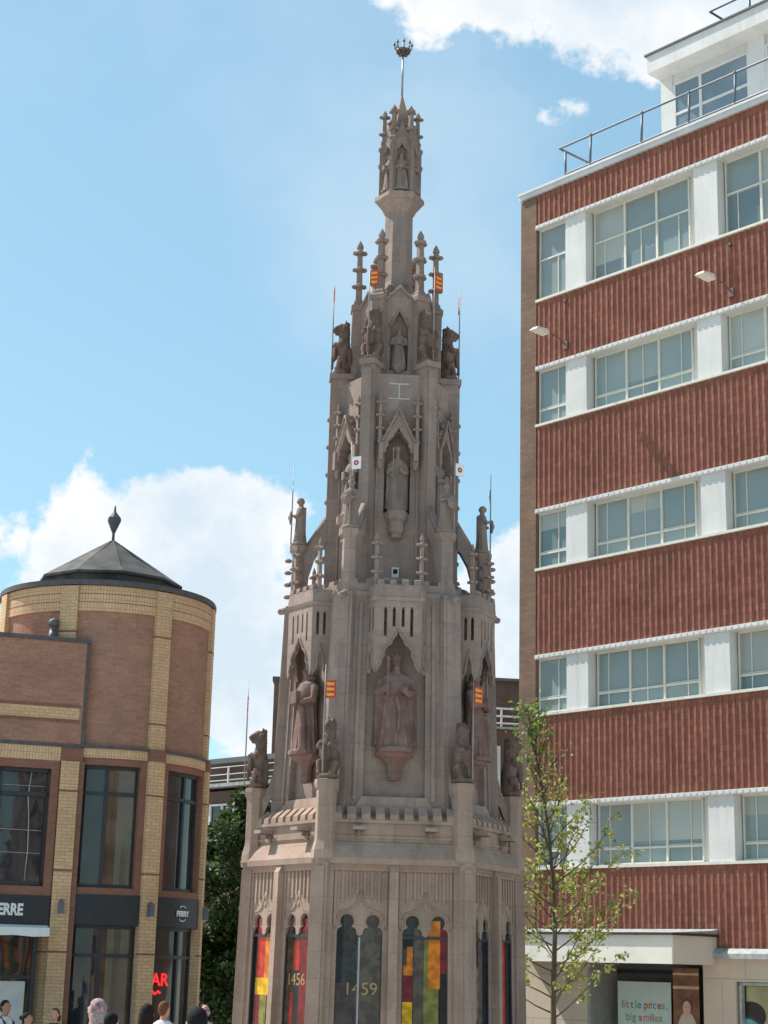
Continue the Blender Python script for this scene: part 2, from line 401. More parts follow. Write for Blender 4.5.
# --- base storey with the twin-light windows
RB = 2.05; rb = RB*C32
def light(c, zb):                                              # one lancet light with a round trefoil head, left to right
    p = [(c-.134, zb), (c-.134, 2.43), (c-.122, 2.465), (c-.095, 2.485), (c-.066, 2.495)]
    p += [(c+.092*cos(radians(t)), 2.572+.092*sin(radians(t))) for t in range(225, -46, -18)]
    p += [(c+.066, 2.495), (c+.095, 2.485), (c+.122, 2.465), (c+.134, 2.43), (c+.134, zb)]
    return p
def win_hole(c):
    return [(c-.311, .02), (c-.311, 2.39)]+light(c-.177, 2.39)[1:-1]+[(c-.043, 2.40), (c, 2.375), (c+.043, 2.40)]+light(c+.177, 2.39)[1:-1]+[(c+.311, 2.39), (c+.311, .02)]
base = MB()
hb = RB/2
for k in range(6):
    f = F(k, rb)
    base.prism([(-hb, CG-.3), (hb, CG-.3), (hb, 3.40), (-hb, 3.40)],
               [[(-.83, -.1), (-.83, 3.30), (-.065, 3.30), (-.065, -.1)], [(.065, -.1), (.065, 3.30), (.83, 3.30), (.83, -.1)]], 0, .05, f)
    for s in (-1, 1):
        c = s*.447
        base.prism([(c-.42, CG-.3), (c-.42, 3.36), (c+.42, 3.36), (c+.42, CG-.3)], [win_hole(c)], .045, .10, f)
        for i in range(8):                                     # blind tracery ribs
            u = c-.35+i*.1; d = abs(u-c); zb2 = 2.96-.55*d if d < .34 else 2.5
            base.prism([(u-.016, zb2), (u+.016, zb2), (u+.016, 3.24), (u, 3.275), (u-.016, 3.24)], [], .022, .05, f)
        base.prism([(c-.38, 3.25), (c+.38, 3.25), (c+.38, 3.305), (c-.38, 3.305)], [], .015, .05, f)
        for q in (-1, 1):                                      # ogee label
            pts = [(c+q*.33, .044, 2.46), (c+q*.325, .044, 2.58), (c+q*.27, .044, 2.69), (c+q*.17, .044, 2.715), (c+q*.09, .044, 2.76), (c+q*.035, .044, 2.85), (c, .044, 2.97)]
            base.tube(pts, .016, 6, f)
            base.tube([(c+q*.177+.108*cos(radians(t)), .046, 2.572+.108*sin(radians(t))) for t in range(-40, 221, 20)], .011, 6, f)
        base.ell((c, .046, 2.80), (.04, .015, .05), Mx=f)
        for q in (-1, 1): base.box(c+q*.40-.02, c+q*.40+.02, .015, .05, -.1, 3.25, f)
    base.box(-.062, .062, -.075, .05, CG-.3, 3.24, f); base.hexa([(-.062, -.075, 3.24), (.062, -.075, 3.24), (.062, .05, 3.24), (-.062, .05, 3.24)], [(-.062, -.004, 3.36), (.062, -.004, 3.36), (.062, .05, 3.36), (-.062, .05, 3.36)], f)
    base.prism([(-.9, -.12), (.9, -.12), (.9, .02), (-.9, .02)], [], -.03, .2, f)
    kf = K(k, RB)
    base.box(-.125, .125, -.02, .25, CG-.3, 3.36, kf); base.box(-.085, .085, -.04, .2, CG-.3, 3.30, kf)
hexring(base, [(RB-.1, 3.34), (RB+.055, 3.34), (RB+.065, 3.42), (RB-.10, 3.64), (RB-.14, 3.64), (RB-.14, 3.90), (RB-.09, 3.91), (RB-.09, 3.955), (RB-.5, 3.96), (1.2, 4.3)])
base.warp(bat(3.3, .010)).build('base_storey', M['stone'], cross)
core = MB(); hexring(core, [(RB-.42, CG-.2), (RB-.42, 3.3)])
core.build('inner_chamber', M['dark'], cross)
# coloured glass, one window at a time
PAL = {'r': (.62, .035, .02), 'o': (.85, .24, .015), 'y': (.95, .52, .01), 'm': (.24, .014, .022), 'k': (.018, .018, .02), 'g': (.125, .10, .08), 't': (.05, .052, .046), 'l': (.26, .24, .05), 'v': (.085, .06, .062), 'e': (.13, .06, .03), 'p': (.27, .19, .16), 'b': (.02, .025, .04)}
# strips: (u0,u1,z0,z1,colour) inside a window .62 wide, u from the left
WINS = {(0, -1): [(0, .09, .02, 2.7, 'k'), (.09, .30, 1.75, 2.7, 't'), (0, .30, .9, 1.75, 'v'), (.36, .62, .02, 2.7, 'g'), (.05, .28, .75, 1.2, 'm'), (.28, .36, .02, 2.4, 'g')],
        (0, 1): [(0, .15, 2.22, 2.4, 'k'), (.07, .15, 2.0, 2.25, 'o'), (.02, .15, 1.87, 2.0, 'o'), (.0, .15, 1.53, 1.86, 'm'), (.01, .15, .02, 1.52, 'y'), (.01, .10, .02, 1.2, 'o'), (.16, .30, .02, 2.5, 'g'), (.30, .36, .9, 2.4, 'l'), (.36, .52, 1.7, 2.6, 'o'), (.36, .50, .02, 1.7, 'l'), (.52, .62, 1.9, 2.5, 'm'), (.52, .62, .02, 1.9, 'k')],
        (5, -1): [(0, .10, .02, 2.6, 'k'), (.10, .32, 1.75, 2.6, 'r'), (.32, .44, 1.6, 2.4, 'o'), (.10, .44, 1.55, 1.78, 'y'), (.1, .25, .02, 1.55, 'm'), (.25, .42, .02, 1.55, 'l'), (.46, .62, .02, 2.6, 'g')],
        (5, 1): [(0, .14, .02, 2.6, 'g'), (.08, .2, 1.5, 2.3, 'e'), (.2, .34, 1.9, 2.3, 'r'), (.2, .36, .02, 1.9, 'k'), (.14, .22, 1.0, 1.6, 'r'), (.36, .62, .9, 2.6, 'm'), (.36, .62, .02, .9, 'p')],
        (1, -1): [(0, .3, 2.0, 2.6, 'k'), (0, .3, 1.3, 2.0, 'p'), (.3, .45, .02, 2.6, 'g'), (.45, .62, .02, 2.7, 'b'), (0, .3, .02, 1.3, 'm')],
        (1, 1): [(0, .2, 1.9, 2.6, 'k'), (0, .2, .9, 1.9, 'p'), (.2, .42, 1.0, 2.4, 'r'), (.2, .42, .02, 1.0, 'o'), (.42, .62, .02, 2.7, 'b')]}
for k in range(6):
    f = F(k, rb)
    for s in (-1, 1):
        c = s*.447
        w = MB(); w.box(c-.36, c+.36, .092, .115, -.05, 2.72, f); w.warp(bat(3.3, .010))
        wo = w.build('window', M['cross_glass'], cross)
        fr = MB()
        if (k, s) == (0, -1): fr.box(c-.012, c+.012, .062, .091, .02, 2.36, f, 1)
        else: fr.box(c-.311, c+.311, .06, .091, 2.35, 2.39, f)
        fr.box(c-.311, c-.298, .06, .091, .02, 2.36, f); fr.box(c+.298, c+.311, .06, .091, .02, 2.36, f)
        fr.warp(bat(3.3, .010)).build('glazing_line', [M['frame_dark'], M['line_pale']], wo)
        st = WINS.get((k, s), WINS[(0, 1)]); mats = []; pm = MB()
        for i, (u0, u1, z0, z1, cc) in enumerate(st):
            mt = stain(PAL[cc])
            if mt not in mats: mats.append(mt)
            y0 = .087-.0022*i
            pm.prism([(c-.311+u0, z0), (c-.311+u1, z0), (c-.311+u1, z1), (c-.311+u0, z1)], [], y0, .0915, f, mats.index(mt))
        pm.warp(bat(3.3, .010)).build('coloured_glass', mats, wo)
        num = {(0, -1): '1459', (5, 1): '1456'}.get((k, s))
        if num:
            t = text('year_numerals', num, .235, M['numeral'], wo, f @ Matrix.Translation((c+(.03 if k == 0 else -.02), .052, 1.60 if k == 0 else 1.70)), .003)
            t.data.transform(Matrix.Diagonal((1, 1, 1, 1)))
# --- parapet over the base: merlons, floodlights
par = MB()
for k in range(6):
    f = F(k, (RB-.09)*C32)
    for i in range(9):
        u = -.80+i*.2
        par.hexa([(u-.065, .0, 3.955), (u+.065, .0, 3.955), (u+.065, .145, 3.955), (u-.065, .145, 3.955)], [(u-.062, .005, 4.03), (u+.062, .005, 4.03), (u+.062, .14, 4.15), (u-.062, .14, 4.15)], f)
    par.box(-.95, .95, .045, .10, 3.6, 3.92, f); par.box(-.93, .93, .025, .06, 3.70, 3.735, f)
    par.hexa([(-.66, .165, 3.95), (.66, .165, 3.95), (.66, .7, 3.95), (-.66, .7, 3.95)], [(-.46, .25, 4.30), (.46, .25, 4.30), (.46, .7, 4.34), (-.46, .7, 4.34)], f); par.hexa([(-.9, .05, 3.93), (.9, .05, 3.93), (.8, .4, 3.93), (-.8, .4, 3.93)], [(-.9, .052, 3.985), (.9, .052, 3.985), (.8, .4, 4.12), (-.8, .4, 4.12)], f)
par.build('parapet', M['stone'], cross)
fl0 = MB(); fl0.box(-.09, .09, -.22, -.02, .0, .05); fl0.box(-.07, .07, -.20, -.04, -.008, 0, mi=1); fl0.box(-.02, .02, -.08, .06, -.07, .02); fl0.box(-.04, .04, -.02, .0, -.12, -.02)
fl = fl0.build('floodlight', [M['stoneup'], M['lead']], None, raw=True)
for k in range(6):
    f = F(k, (RB-.09)*C32)
    for u in (-.5, .5): place(fl, cross, rel(f, u, .02, 3.80), TH+k*pi/3)
drop(fl)

# --- second storey
R2 = 1.57; r2 = R2*C32
sec = MB(); h2 = R2/2; zt = 7.22
hexring(sec, [(R2-.12, 3.9), (R2-.12, zt)])
for k in range(6):
    f = F(k, r2)
    arch = [(-.42, 4.02), (-.42, 6.45), (-.30, 6.72), (0, 6.95), (.30, 6.72), (.42, 6.45), (.42, 4.02)]
    sec.prism([(-h2, 3.9), (-h2, zt), (h2, zt), (h2, 3.9)], [arch], 0, .11, f)
    for q in (-1, 1):
        sec.box(q*.53-.025, q*.53+.025, -.03, .03, 4.25, 7.1, f)
    kf = K(k, R2)
    sec.box(-.15, .15, -.03, .3, 3.9, 7.25, kf); sec.box(-.10, .10, -.042, .2, 3.9, 7.18, kf)
    # web tying the beast pedestal to the wall, with an arch under it
    rad = K(k, R2) @ Matrix.Rotation(pi/2, 4, 'Z')             # local x points inward, z up
    web = [(-.28, 4.30), (-.19, 4.36), (-.10, 4.52), (-.03, 4.84), (.05, 4.95), (.05, 4.50), (-.01, 4.44), (-.08, 4.30), (-.14, 4.12), (-.175, 3.9), (-.28, 3.88)]
    sec.prism(web, [], -.08, .08, rad)
sec.warp(bat(7.0, .019))
hexring(sec, [(R2-.2, 7.16), (R2+.0, 7.16), (R2+.03, 7.20), (R2+.03, 7.27), (R2-.02, 7.30), (R2-.02, 7.40), (R2-.2, 7.40), (R2-.2, 7.2)])
for k in range(6):
    f = F(k, (R2-.02)*C32)
    for i in range(6):
        u = -.66+i*.264
        sec.hexa([(u-.07, .0, 7.40), (u+.07, .0, 7.40), (u+.07, .15, 7.40), (u-.07, .15, 7.40)], [(u-.065, .01, 7.47), (u+.065, .01, 7.47), (u+.065, .14, 7.51), (u-.065, .14, 7.51)], f)
    g1 = K(k, R2+.02)
    sec.tube([(0, .1, 7.22), (0, -.04, 7.20), (0, -.11, 7.17)], [.06, .055, .035], 8, g1); sec.ell((0, -.09, 7.19), (.045, .045, .045), Mx=g1)
sec.build('second_storey', M['stoneup'], cross)

def ogee(hw, z0, za, cusp=.03):
    hh = za-z0
    L = [(-hw, z0), (-hw*.97, z0+hh*.16), (-hw*.80+cusp*0, z0+hh*.26), (-hw*.84, z0+hh*.40), (-hw*.60, z0+hh*.56), (-hw*.42, z0+hh*.60), (-hw*.34, z0+hh*.72), (-hw*.14, z0+hh*.84), (0, za)]
    return L+[(-x, z) for x, z in reversed(L[:-1])]
def canopy_mb():                                               # local frame: wall plane y=0, outward -y
    m = MB()
    def panel(hw, slits, za, Mx, z0=6.10, zt2=7.12):
        o = [(-hw, zt2), (-hw, z0+.04), (-hw+.035, z0-.04), (-hw+.07, z0+.03)]+ogee(hw-.08, z0+.03, za)+[(hw-.07, z0+.03), (hw-.035, z0-.04), (hw, z0+.04), (hw, zt2)]
        hs = []
        for u, zb2 in slits: hs.append([(u-.022, zb2), (u-.022, 6.97), (u, 7.02), (u+.022, 6.97), (u+.022, zb2)])
        m.prism(o, hs, 0, .055, Mx)
        m.tube([(x, -.005, z) for x, z in ogee(hw-.08, z0+.05, za+.02)], .018, 6, Mx)
    panel(.33, [(-.19, 6.58), (-.065, 6.72), (.065, 6.72), (.19, 6.58)], 6.66, frame(0, -.25, 0, 0))
    for s in (-1, 1):
        a = s*radians(66); L = .135
        mx = frame(s*(.33+cos(a)*L), -.25+sin(abs(a))*L, 0, a)
        panel(L, [(-.05, 6.66), (.05, 6.66)], 6.50, mx)
    m.hexa([(-.345, -.262, 7.10), (.345, -.262, 7.10), (.46, 0.05, 7.10), (-.46, 0.05, 7.10)], [(-.36, -.28, 7.15), (.36, -.28, 7.15), (.47, 0.05, 7.15), (-.47, 0.05, 7.15)])
    m.hexa([(-.345, -.262, 7.15), (.345, -.262, 7.15), (.46, 0.05, 7.15), (-.46, 0.05, 7.15)], [(-.33, -.25, 7.34), (.33, -.25, 7.34), (.45, 0.05, 7.34), (-.45, 0.05, 7.34)])
    for i in range(4):
        u = -.27+i*.18; m.hexa([(u-.05, -.255, 7.34), (u+.05, -.255, 7.34), (u+.05, -.12, 7.34), (u-.05, -.12, 7.34)], [(u-.045, -.25, 7.41), (u+.045, -.25, 7.41), (u+.045, -.13, 7.45), (u-.045, -.13, 7.45)])
    m.v = [Vector((v.x, v.y, v.z-7)) for v in m.v]
    return m
cn = canopy_mb().build('canopy', M['stoneup'], None, raw=True)
for k in range(6): place(cn, cross, rel(F(k, r2), 0, .0, 7), TH+k*pi/3)
drop(cn)
corb = MB(); corb.lathe([(.02, -.40), (.10, -.385), (.085, -.34), (.105, -.30), (.09, -.26), (.11, -.15), (.16, -.10), (.27, -.055), (.295, -.04), (.295, 0)], 8, sy=.75, a0=pi/8, smooth=False)
cb = corb.build('corbel', M['carve'], None, raw=True)
kings = [figure(1.36, 0).build('statue', M['carve'], None, raw=True, remesh=.0095, smooth_it=0), figure(1.30, 1).build('statue', M['carve'], None, raw=True, remesh=.0095, smooth_it=0)]
for k in range(6):
    f = F(k, r2*1.04)
    place(cb, cross, rel(f, 0, .0, 4.92), TH+k*pi/3)
    o = place(kings[0 if k in (0, 2, 4) else 1], cross, rel(f, 0, -.02, 4.96), TH+k*pi/3)
# --- pedestals with heraldic beasts holding flagstaffs
def flag_mb(red, L, z0, w, h):                                 # staff at the origin, flag to the +x side
    s = MB(); s.tube([(0, 0, 0), (0, 0, L*.55), (0, 0, L)], [.011, .010, .004], 6)
    fl = MB(); fl.box(.012, .012+w, -.006, .006, z0, z0+h)
    if red:
        for i in range(3):
            zc = z0+h*(.2+.3*i)
            for q in (-1, 1):
                fl.prism([(.03, zc-.016), (.045+w*.25, zc-.022), (w*.75, zc-.016), (w-.01, zc-.025), (w-.012, zc+.022), (w*.8, zc+.012), (.05+w*.2, zc+.02), (.028, zc+.028)], [], q*.006, q*.0095, None, 1)
    else:
        for q in (-1, 1):
            c = (.012+w/2, z0+h/2); r1, r0 = w*.27, w*.10
            fl.prism([(c[0]+r1*(1+.08*cos(5*t))*cos(t), c[1]+r1*(1+.08*cos(5*t))*sin(t)) for t in [2*pi*i/20 for i in range(20)]], [[(c[0]+r0*cos(t), c[1]+r0*sin(t)) for t in [2*pi*i/10 for i in range(10)]]], q*.006, q*.0095, None, 1)
    return s, fl
def guard(name, mb, mat, vox, red, L, z0, w, h, sx, sy):
    o = mb.build(name, mat, None, raw=True, remesh=vox, smooth_it=1)
    s, fl = flag_mb(red, L, z0, w, h)
    mx = Matrix.Translation((sx, sy, 0))
    s.v = [mx @ v for v in s.v]; fl.v = [mx @ v for v in fl.v]
    s.build('flagstaff', M['rod'], o, raw=True); fl.build('flag', [M['flag_red'], M['flag_gold']] if red else [M['flag_white'], M['rose']], o, raw=True)
    return o
ped = MB(); ped.lathe([(.195, 3.40), (.185, 3.52), (.15, 3.64), (.142, 3.70), (.14, 4.34), (.165, 4.38), (.175, 4.43), (.17, 4.49), (.12, 4.50)], 8, a0=pi/8, smooth=False)
ped.v = [Vector((v.x, v.y, v.z-3.4)) for v in ped.v]
pd = ped.build('pedestal', M['stone'], None, raw=True)
b1 = guard('heraldic_beast', beast(.86, 0), M['beast'], .013, True, 1.58, 1.08, .155, .25, .02, -.20)
b1b = guard('heraldic_beast', beast(.84, 1), M['beast'], .013, True, 1.56, 1.08, .155, .25, .02, -.20)
for k in range(6):
    f = K(k, 1.93); a = TH+pi/6+k*pi/3
    place(pd, cross, rel(f, 0, 0, 3.4), a)
    place(b1 if k in (4, 2, 1) else b1b, cross, rel(f, 0, .02, 4.53), a)
# --- third storey: corner piers with knights, flying buttresses, pinnacles
R3 = 1.0
thr = MB()
hexring(thr, [(.70, 7.2), (.70, 10.9)])
R3c = .90; r3 = R3c*C32; h3 = R3c/2
for k in range(6):
    f = F(k, r3)
    arch = [(-.20, 8.62), (-.20, 9.55), (-.14, 9.75), (0, 9.90), (.14, 9.75), (.20, 9.55), (.20, 8.62)]
    thr.prism([(-h3, 7.2), (-h3, 10.85), (h3, 10.85), (h3, 7.2)], [arch], 0, .2, f)
    # gabled hood over the niche
    gab = [(-.27, 9.50), (-.27, 9.70), (-.22, 9.80), (-.06, 10.12), (0, 10.26), (.06, 10.12), (.22, 9.80), (.27, 9.70), (.27, 9.50), (.21, 9.55)]+list(reversed(ogee(.19, 9.56, 9.95)))+[(-.21, 9.55)]
    thr.prism(gab, [], -.13, .02, f)
    for q in (-1, 1):
        for i in range(4): thr.ell((q*(.235-.055*i), -.08, 9.80+.11*i), (.035, .045, .03), 6, 4, f)
        thr.tube([(q*.25, -.155, 9.72), (q*.05, -.155, 10.13), (0, -.155, 10.24)], .016, 6, f)
        thr.box(q*.27-.035, q*.27+.035, -.16, .0, 9.42, 9.70, f); thr.lathe([(.05, 9.36), (.02, 9.28), (.055, 9.40), (.05, 9.46)], 6, (q*.27, -.08), Mx=f)
        thr.box(q*.31-.02, q*.31+.02, -.025, .02, 7.5, 9.4, f)
    thr.box(-.45, .45, -.05, .02, 7.3, 7.62, f)
    thr.lathe([(.05, 8.20), (.10, 8.22), (.09, 8.27), (.13, 8.32), (.125, 8.46), (.165, 8.50), (.175, 8.53), (.175, 8.62)], 8, (0, -.05), Mx=f)
    kf = K(k, R3)
    thr.box(-.105, .105, .0, .4, 7.3, 11.02, kf); thr.box(-.075, .075, -.03, .2, 7.3, 10.9, kf)
    thr.box(-.13, .13, -.05, .34, 10.96, 11.05, kf)
    for z in (8.05, 8.5, 8.95, 9.4, 9.85, 10.3) if k in (1, 2, 3, 4) else (): thr.ell((.0, -.035, z), (.035, .035, .04), 6, 4, kf)
    # corner pier standing on the parapet below, and the flyer
    pf = K(k, 1.42)
    thr.lathe([(.125, 7.2), (.115, 8.12)], 8, a0=pi/8, Mx=pf, smooth=False)
    thr.lathe([(.12, 8.10), (.16, 8.15), (.165, 8.22), (.10, 8.24)], 8, a0=pi/8, Mx=pf, smooth=False)
    for i in range(4) if k in (1, 2, 3, 4) else (): thr.ell((0, -.165, 7.42+.19*i), (.05, .06, .035), 7, 5, pf); thr.ell((.135, 0, 7.42+.19*i), (.05, .045, .03), 6, 4, pf); thr.ell((-.135, 0, 7.42+.19*i), (.05, .045, .03), 6, 4, pf)
    rad = K(k, 0) @ Matrix.Rotation(pi/2, 4, 'Z')              # local x inward; radius r is x=-r
    fly = [(-1.36, 8.18), (-1.30, 8.19), (-.97, 8.72), (-.97, 8.30), (-1.08, 8.22), (-1.19, 8.02), (-1.265, 7.75), (-1.29, 7.42), (-1.36, 7.40)]
    thr.prism(fly, [], -.075, .075, rad)
    thr.tube([(-1.30, 0, 8.20), (-.97, 0, 8.74)], .06, 6, rad)
thr.build('third_storey', M['stoneup'], cross)
pl = MB(); f = F(0, r3); pl.box(-.05, .05, -.062, -.045, 7.52, 7.63, f, 1); pl.box(-.032, .032, -.068, -.06, 7.54, 7.61, f)
# (set on the raised course under the front niche)
pl.v = [v+Vector((0, 0, .13)) for v in pl.v]
pl.box(-.055, .055, -.056, .01, 7.62, 7.77, f, 1)
pl.build('wall_plate', [M['dark'], M['poster_white']], cross)
jt = MB(); f = F(0, r3)
jt.box(-.16, .16, -.012, .01, 10.68, 10.705, f); jt.box(-.17, .17, -.012, .01, 10.44, 10.462, f); jt.box(-.012, .012, -.0135, .01, 10.46, 10.70, f)
jt.build('mortar_line', M['joint'], cross)
f3 = figure(1.02, 1); f3.v = [Vector((v.x*.74, v.y*.8, v.z)) for v in f3.v]
cb3 = f3.build('statue', M['dark_carve'], None, raw=True, remesh=.012, smooth_it=1)
f3 = figure(1.02, 0); f3.v = [Vector((v.x*.74, v.y*.8, v.z)) for v in f3.v]
cb3b = f3.build('statue', M['dark_carve'], None, raw=True, remesh=.012, smooth_it=1)
for k in range(6): place(cb3 if k % 2 else cb3b, cross, rel(F(k, r3), 0, -.01, 8.64), TH+k*pi/3)
kn = guard('knight_statue', figure(.74, 2), M['dark_carve'], .010, False, 1.30, .86, .15, .19, .045, -.14)
for k in range(6): place(kn, cross, rel(K(k, 1.42), 0, 0, 8.25), TH+pi/6+k*pi/3)
# --- pinnacles
def pinnacle_mb(H, r, tiers, knob):
    m = MB()
    m.lathe([(r*1.5, 0), (r*1.5, .05*H), (r, .09*H), (r*.78, .86*H), (r*.4, .90*H)], 4, a0=pi/4, smooth=False)
    for i in range(tiers):
        z = H*(.30+.52*i/max(1, tiers-1))
        for q in range(4): m.ell((knob*.62*cos(q*pi/2), knob*.62*sin(q*pi/2), z), (knob*.42, knob*.42, knob*.30), 7, 5)
        m.lathe([(r*1.2, z-.02), (r*1.35, z), (r*1.2, z+.02)], 6)
    m.lathe([(r*.35, .86*H), (r*.85, .905*H), (r*.7, .945*H), (r*.08, H+.02)], 7)
    return m
p1 = pinnacle_mb(1.12, .072, 3, .12).build('pinnacle', M['dark_carve'], None, raw=True)
for k in range(6): place(p1, cross, rel(K(k, .62), 0, 0, 12.24), TH+pi/6+k*pi/3)
p2 = pinnacle_mb(.82, .042, 3, .085).build('pinnacle', M['stoneup'], None, raw=True)
p3 = pinnacle_mb(.80, .036, 3, .075).build('pinnacle', M['stoneup'], None, raw=True)
for k in range(6):
    for q in (-1, 1):
        place(p2, cross, rel(F(k, r2), q*.33, -.15, 7.30), TH+k*pi/3)
        place(p3, cross, rel(F(k, r3), q*.285, -.09, 9.70), TH+k*pi/3)
drop(p1); drop(p2); drop(p3)
# --- fourth storey and shaft
fo = MB(); hexring(fo, [(.50, 10.8), (.50, 12.1), (.36, 12.3), (.23, 12.66), (.23, 12.66)])
R4 = .62; r4 = R4*C32
for k in range(6):
    f = F(k, r4)
    fo.prism([(-R4/2, 10.8), (-R4/2, 12.12), (0, 12.40), (R4/2, 12.12), (R4/2, 10.8)], [[(-.14, 11.0), (-.14, 11.75), (0, 11.98), (.14, 11.75), (.14, 11.0)]], 0, .14, f)
    fo.tube([(-.15, -.01, 11.72), (0, -.01, 12.0), (.15, -.01, 11.72)], .022, 6, f)
    fo.tube([(-.30, -.01, 12.10), (0, -.01, 12.40), (.30, -.01, 12.10)], .03, 6, f)
    fo.lathe([(.03, 10.92), (.1, 11.0), (.13, 11.05), (.13, 11.08)], 8, (0, .02), Mx=f)
    fo.box(-.2, .2, -.06, .05, 10.80, 10.92, f)
    kf = K(k, .72)
    fo.box(-.10, .10, .0, .35, 10.9, 12.16, kf); fo.box(-.12, .12, -.02, .22, 12.14, 12.22, kf)
    fo.hexa([(-.11, -.01, 12.22), (.11, -.01, 12.22), (.11, .21, 12.22), (-.11, .21, 12.22)], [(-.07, .04, 12.28), (.07, .04, 12.28), (.07, .16, 12.28), (-.07, .16, 12.28)], kf)
    fo.tube([(0, .12, 12.18), (0, .28, 12.30), (0, .5, 12.55)], [.07, .06, .05], 6, kf)
fo.build('fourth_storey', M['stoneup'], cross)
st4 = figure(.60, 1).build('statue', M['dark_carve'], None, raw=True, remesh=.009, smooth_it=1)
for k in range(6): place(st4, cross, rel(F(k, r4), 0, .0, 11.08), TH+k*pi/3)
b2 = guard('heraldic_beast', beast(.88, 0), M['beast'], .012, True, 1.55, 1.17, .145, .25, .0, -.16)
b3 = guard('heraldic_beast', beast(.88, 1), M['beast'], .012, True, 1.55, 1.17, .145, .25, .0, -.16)
for k in range(6): place(b2 if k in (1, 4) else b3, cross, rel(K(k, .86), 0, 0, 11.08), TH+pi/6+k*pi/3)
sh = MB(); hexring(sh, [(.235, 12.4), (.225, 13.84), (.25, 13.87), (.27, 13.92), (.385, 14.06), (.41, 14.08), (.405, 14.15), (.2, 14.16)])
sh.build('shaft', M['stoneup'], cross)
# --- lantern
ln = MB(); hexring(ln, [(.20, 14.14), (.20, 15.25), (.155, 15.5), (.11, 15.66)])
for k in range(6):
    kf = K(k, .325)
    ln.box(-.045, .045, .0, .14, 14.15, 15.14, kf); ln.box(-.03, .03, -.02, .05, 14.15, 15.05, kf)
    ln.ell((0, -.015, 14.72), (.04, .035, .05), 6, 4, kf); ln.ell((0, -.015, 15.02), (.04, .035, .05), 6, 4, kf)
    ln.tube([(0, .08, 15.2), (0, .14, 15.38), (0, .2, 15.42)], [.03, .025, .025], 6, kf)
    f = F(k, .30*C32)
    ln.prism([(-.15, 15.16), (-.15, 14.86)]+ogee(.105, 14.84, 15.04)+[(.15, 14.86), (.15, 15.16), (.05, 15.30), (0, 15.44), (-.05, 15.30)], [], 0, .07, f)
    ln.lathe([(.03, 14.16), (.085, 14.18), (.09, 14.24), (.02, 14.25)], 8, (0, .05), Mx=f)
ln.build('lantern', M['dark_carve'], cross)
s5 = figure(.66, 1).build('statue', M['dark_carve'], None, raw=True, remesh=.009, smooth_it=1)
for k in range(6): place(s5, cross, rel(F(k, .30*C32), 0, .045, 14.22), TH+k*pi/3)
p4 = pinnacle_mb(.60, .052, 2, .095).build('pinnacle', M['dark_carve'], None, raw=True)
for k in range(6): place(p4, cross, rel(K(k, .275), 0, 0, 15.12), TH+pi/6+k*pi/3)
sp = MB(); hexring(sp, [(.13, 15.55), (.105, 15.70), (.02, 16.02), (.02, 16.03)]); sp.build('spire', M['stone'], cross)
cr = MB(); c0 = (CX, CY)
cr.tube([(CX, CY, 16.0), (CX, CY, 16.82)], [.019, .014], 8, None, 1)
cr.lathe([(.112, 16.845), (.122, 16.85), (.126, 16.875), (.116, 16.88), (.11, 16.85)], 20, c0)
for i in range(8):
    a = TH+i*pi/4; p = lambda r, z: (CX+r*sin(a), CY-r*cos(a), z)
    cr.tube([p(.115, 16.86), p(.14, 16.92), p(.145, 16.96)], [.012, .012, .010], 5)
    cr.ell(p(.146, 16.975), (.026, .026, .022), 6, 4); cr.ell(p(.146, 17.005), (.012, .012, .024), 6, 4)
    cr.tube([p(.118, 16.86), p(.10, 16.81), p(.05, 16.785), p(.0, 16.78)], .011, 5)
cr.tube([(CX, CY, 16.82), (CX, CY, 17.04)], [.014, .006], 6)
cr.build('crown_finial', [M['gilt'], M['rod']], cross)
for o in kings+[cb, cb3, cb3b, kn, b1, b1b, b2, b3, st4, s5, p4, pd]: drop(o)

# ------------------------------------------------------------------ the office block on the right
FA = atan2(-.742, .67)
P0 = W(521, 197, 40); P0.z = 0; P0 += Vector((.67, -.742, 0))*.13
OG = gz(P0.x, 40)
off = thing('office_block', (P0.x, P0.y, OG), 'five-storey office block of ribbed red brick with white window bands', 'building')
FM = frame(P0.x, P0.y, .05, FA)
TL = 15.6
bands = [(20.66, 19.82), (17.80, 16.11), (14.58, 12.52), (11.03, 9.01), (7.59, 5.61), (4.12, 2.30)]
bx = MB(); bx.box(.0, TL, .5, 13, 2.31, 20.6, FM); bx.box(.0, TL, 1.0, 13, OG-.5, 2.31, FM); bx.box(-.12, .0, .02, 13, OG-.5, 20.6, FM)
bx.build('side_wall', M['pier_brick'], off)
pr = MB(); pr.box(-.12, .40, 0, .6, OG-.3, 20.62, FM); pr.build('corner_pier', M['pier_brick'], off)
per = .166
for z1, z0 in bands:
    w = MB(); w.box(.402, TL, .03, .5, z0, z1, FM)
    t = .44
    while t < TL-.1:
        w.hexa([(t, .035, z0+.004), (t+.022, -.001, z0+.004), (t+.076, -.001, z0+.004), (t+.098, .035, z0+.004)], [(t, .035, z1-.004), (t+.022, -.001, z1-.004), (t+.076, -.001, z1-.004), (t+.098, .035, z1-.004)], FM)
        t += per
    w.build('brick_spandrel', M['ribbed'], off)
rows = [(19.82, 17.83), (16.11, 14.62), (12.52, 11.06), (9.01, 7.62), (5.61, 4.15)]
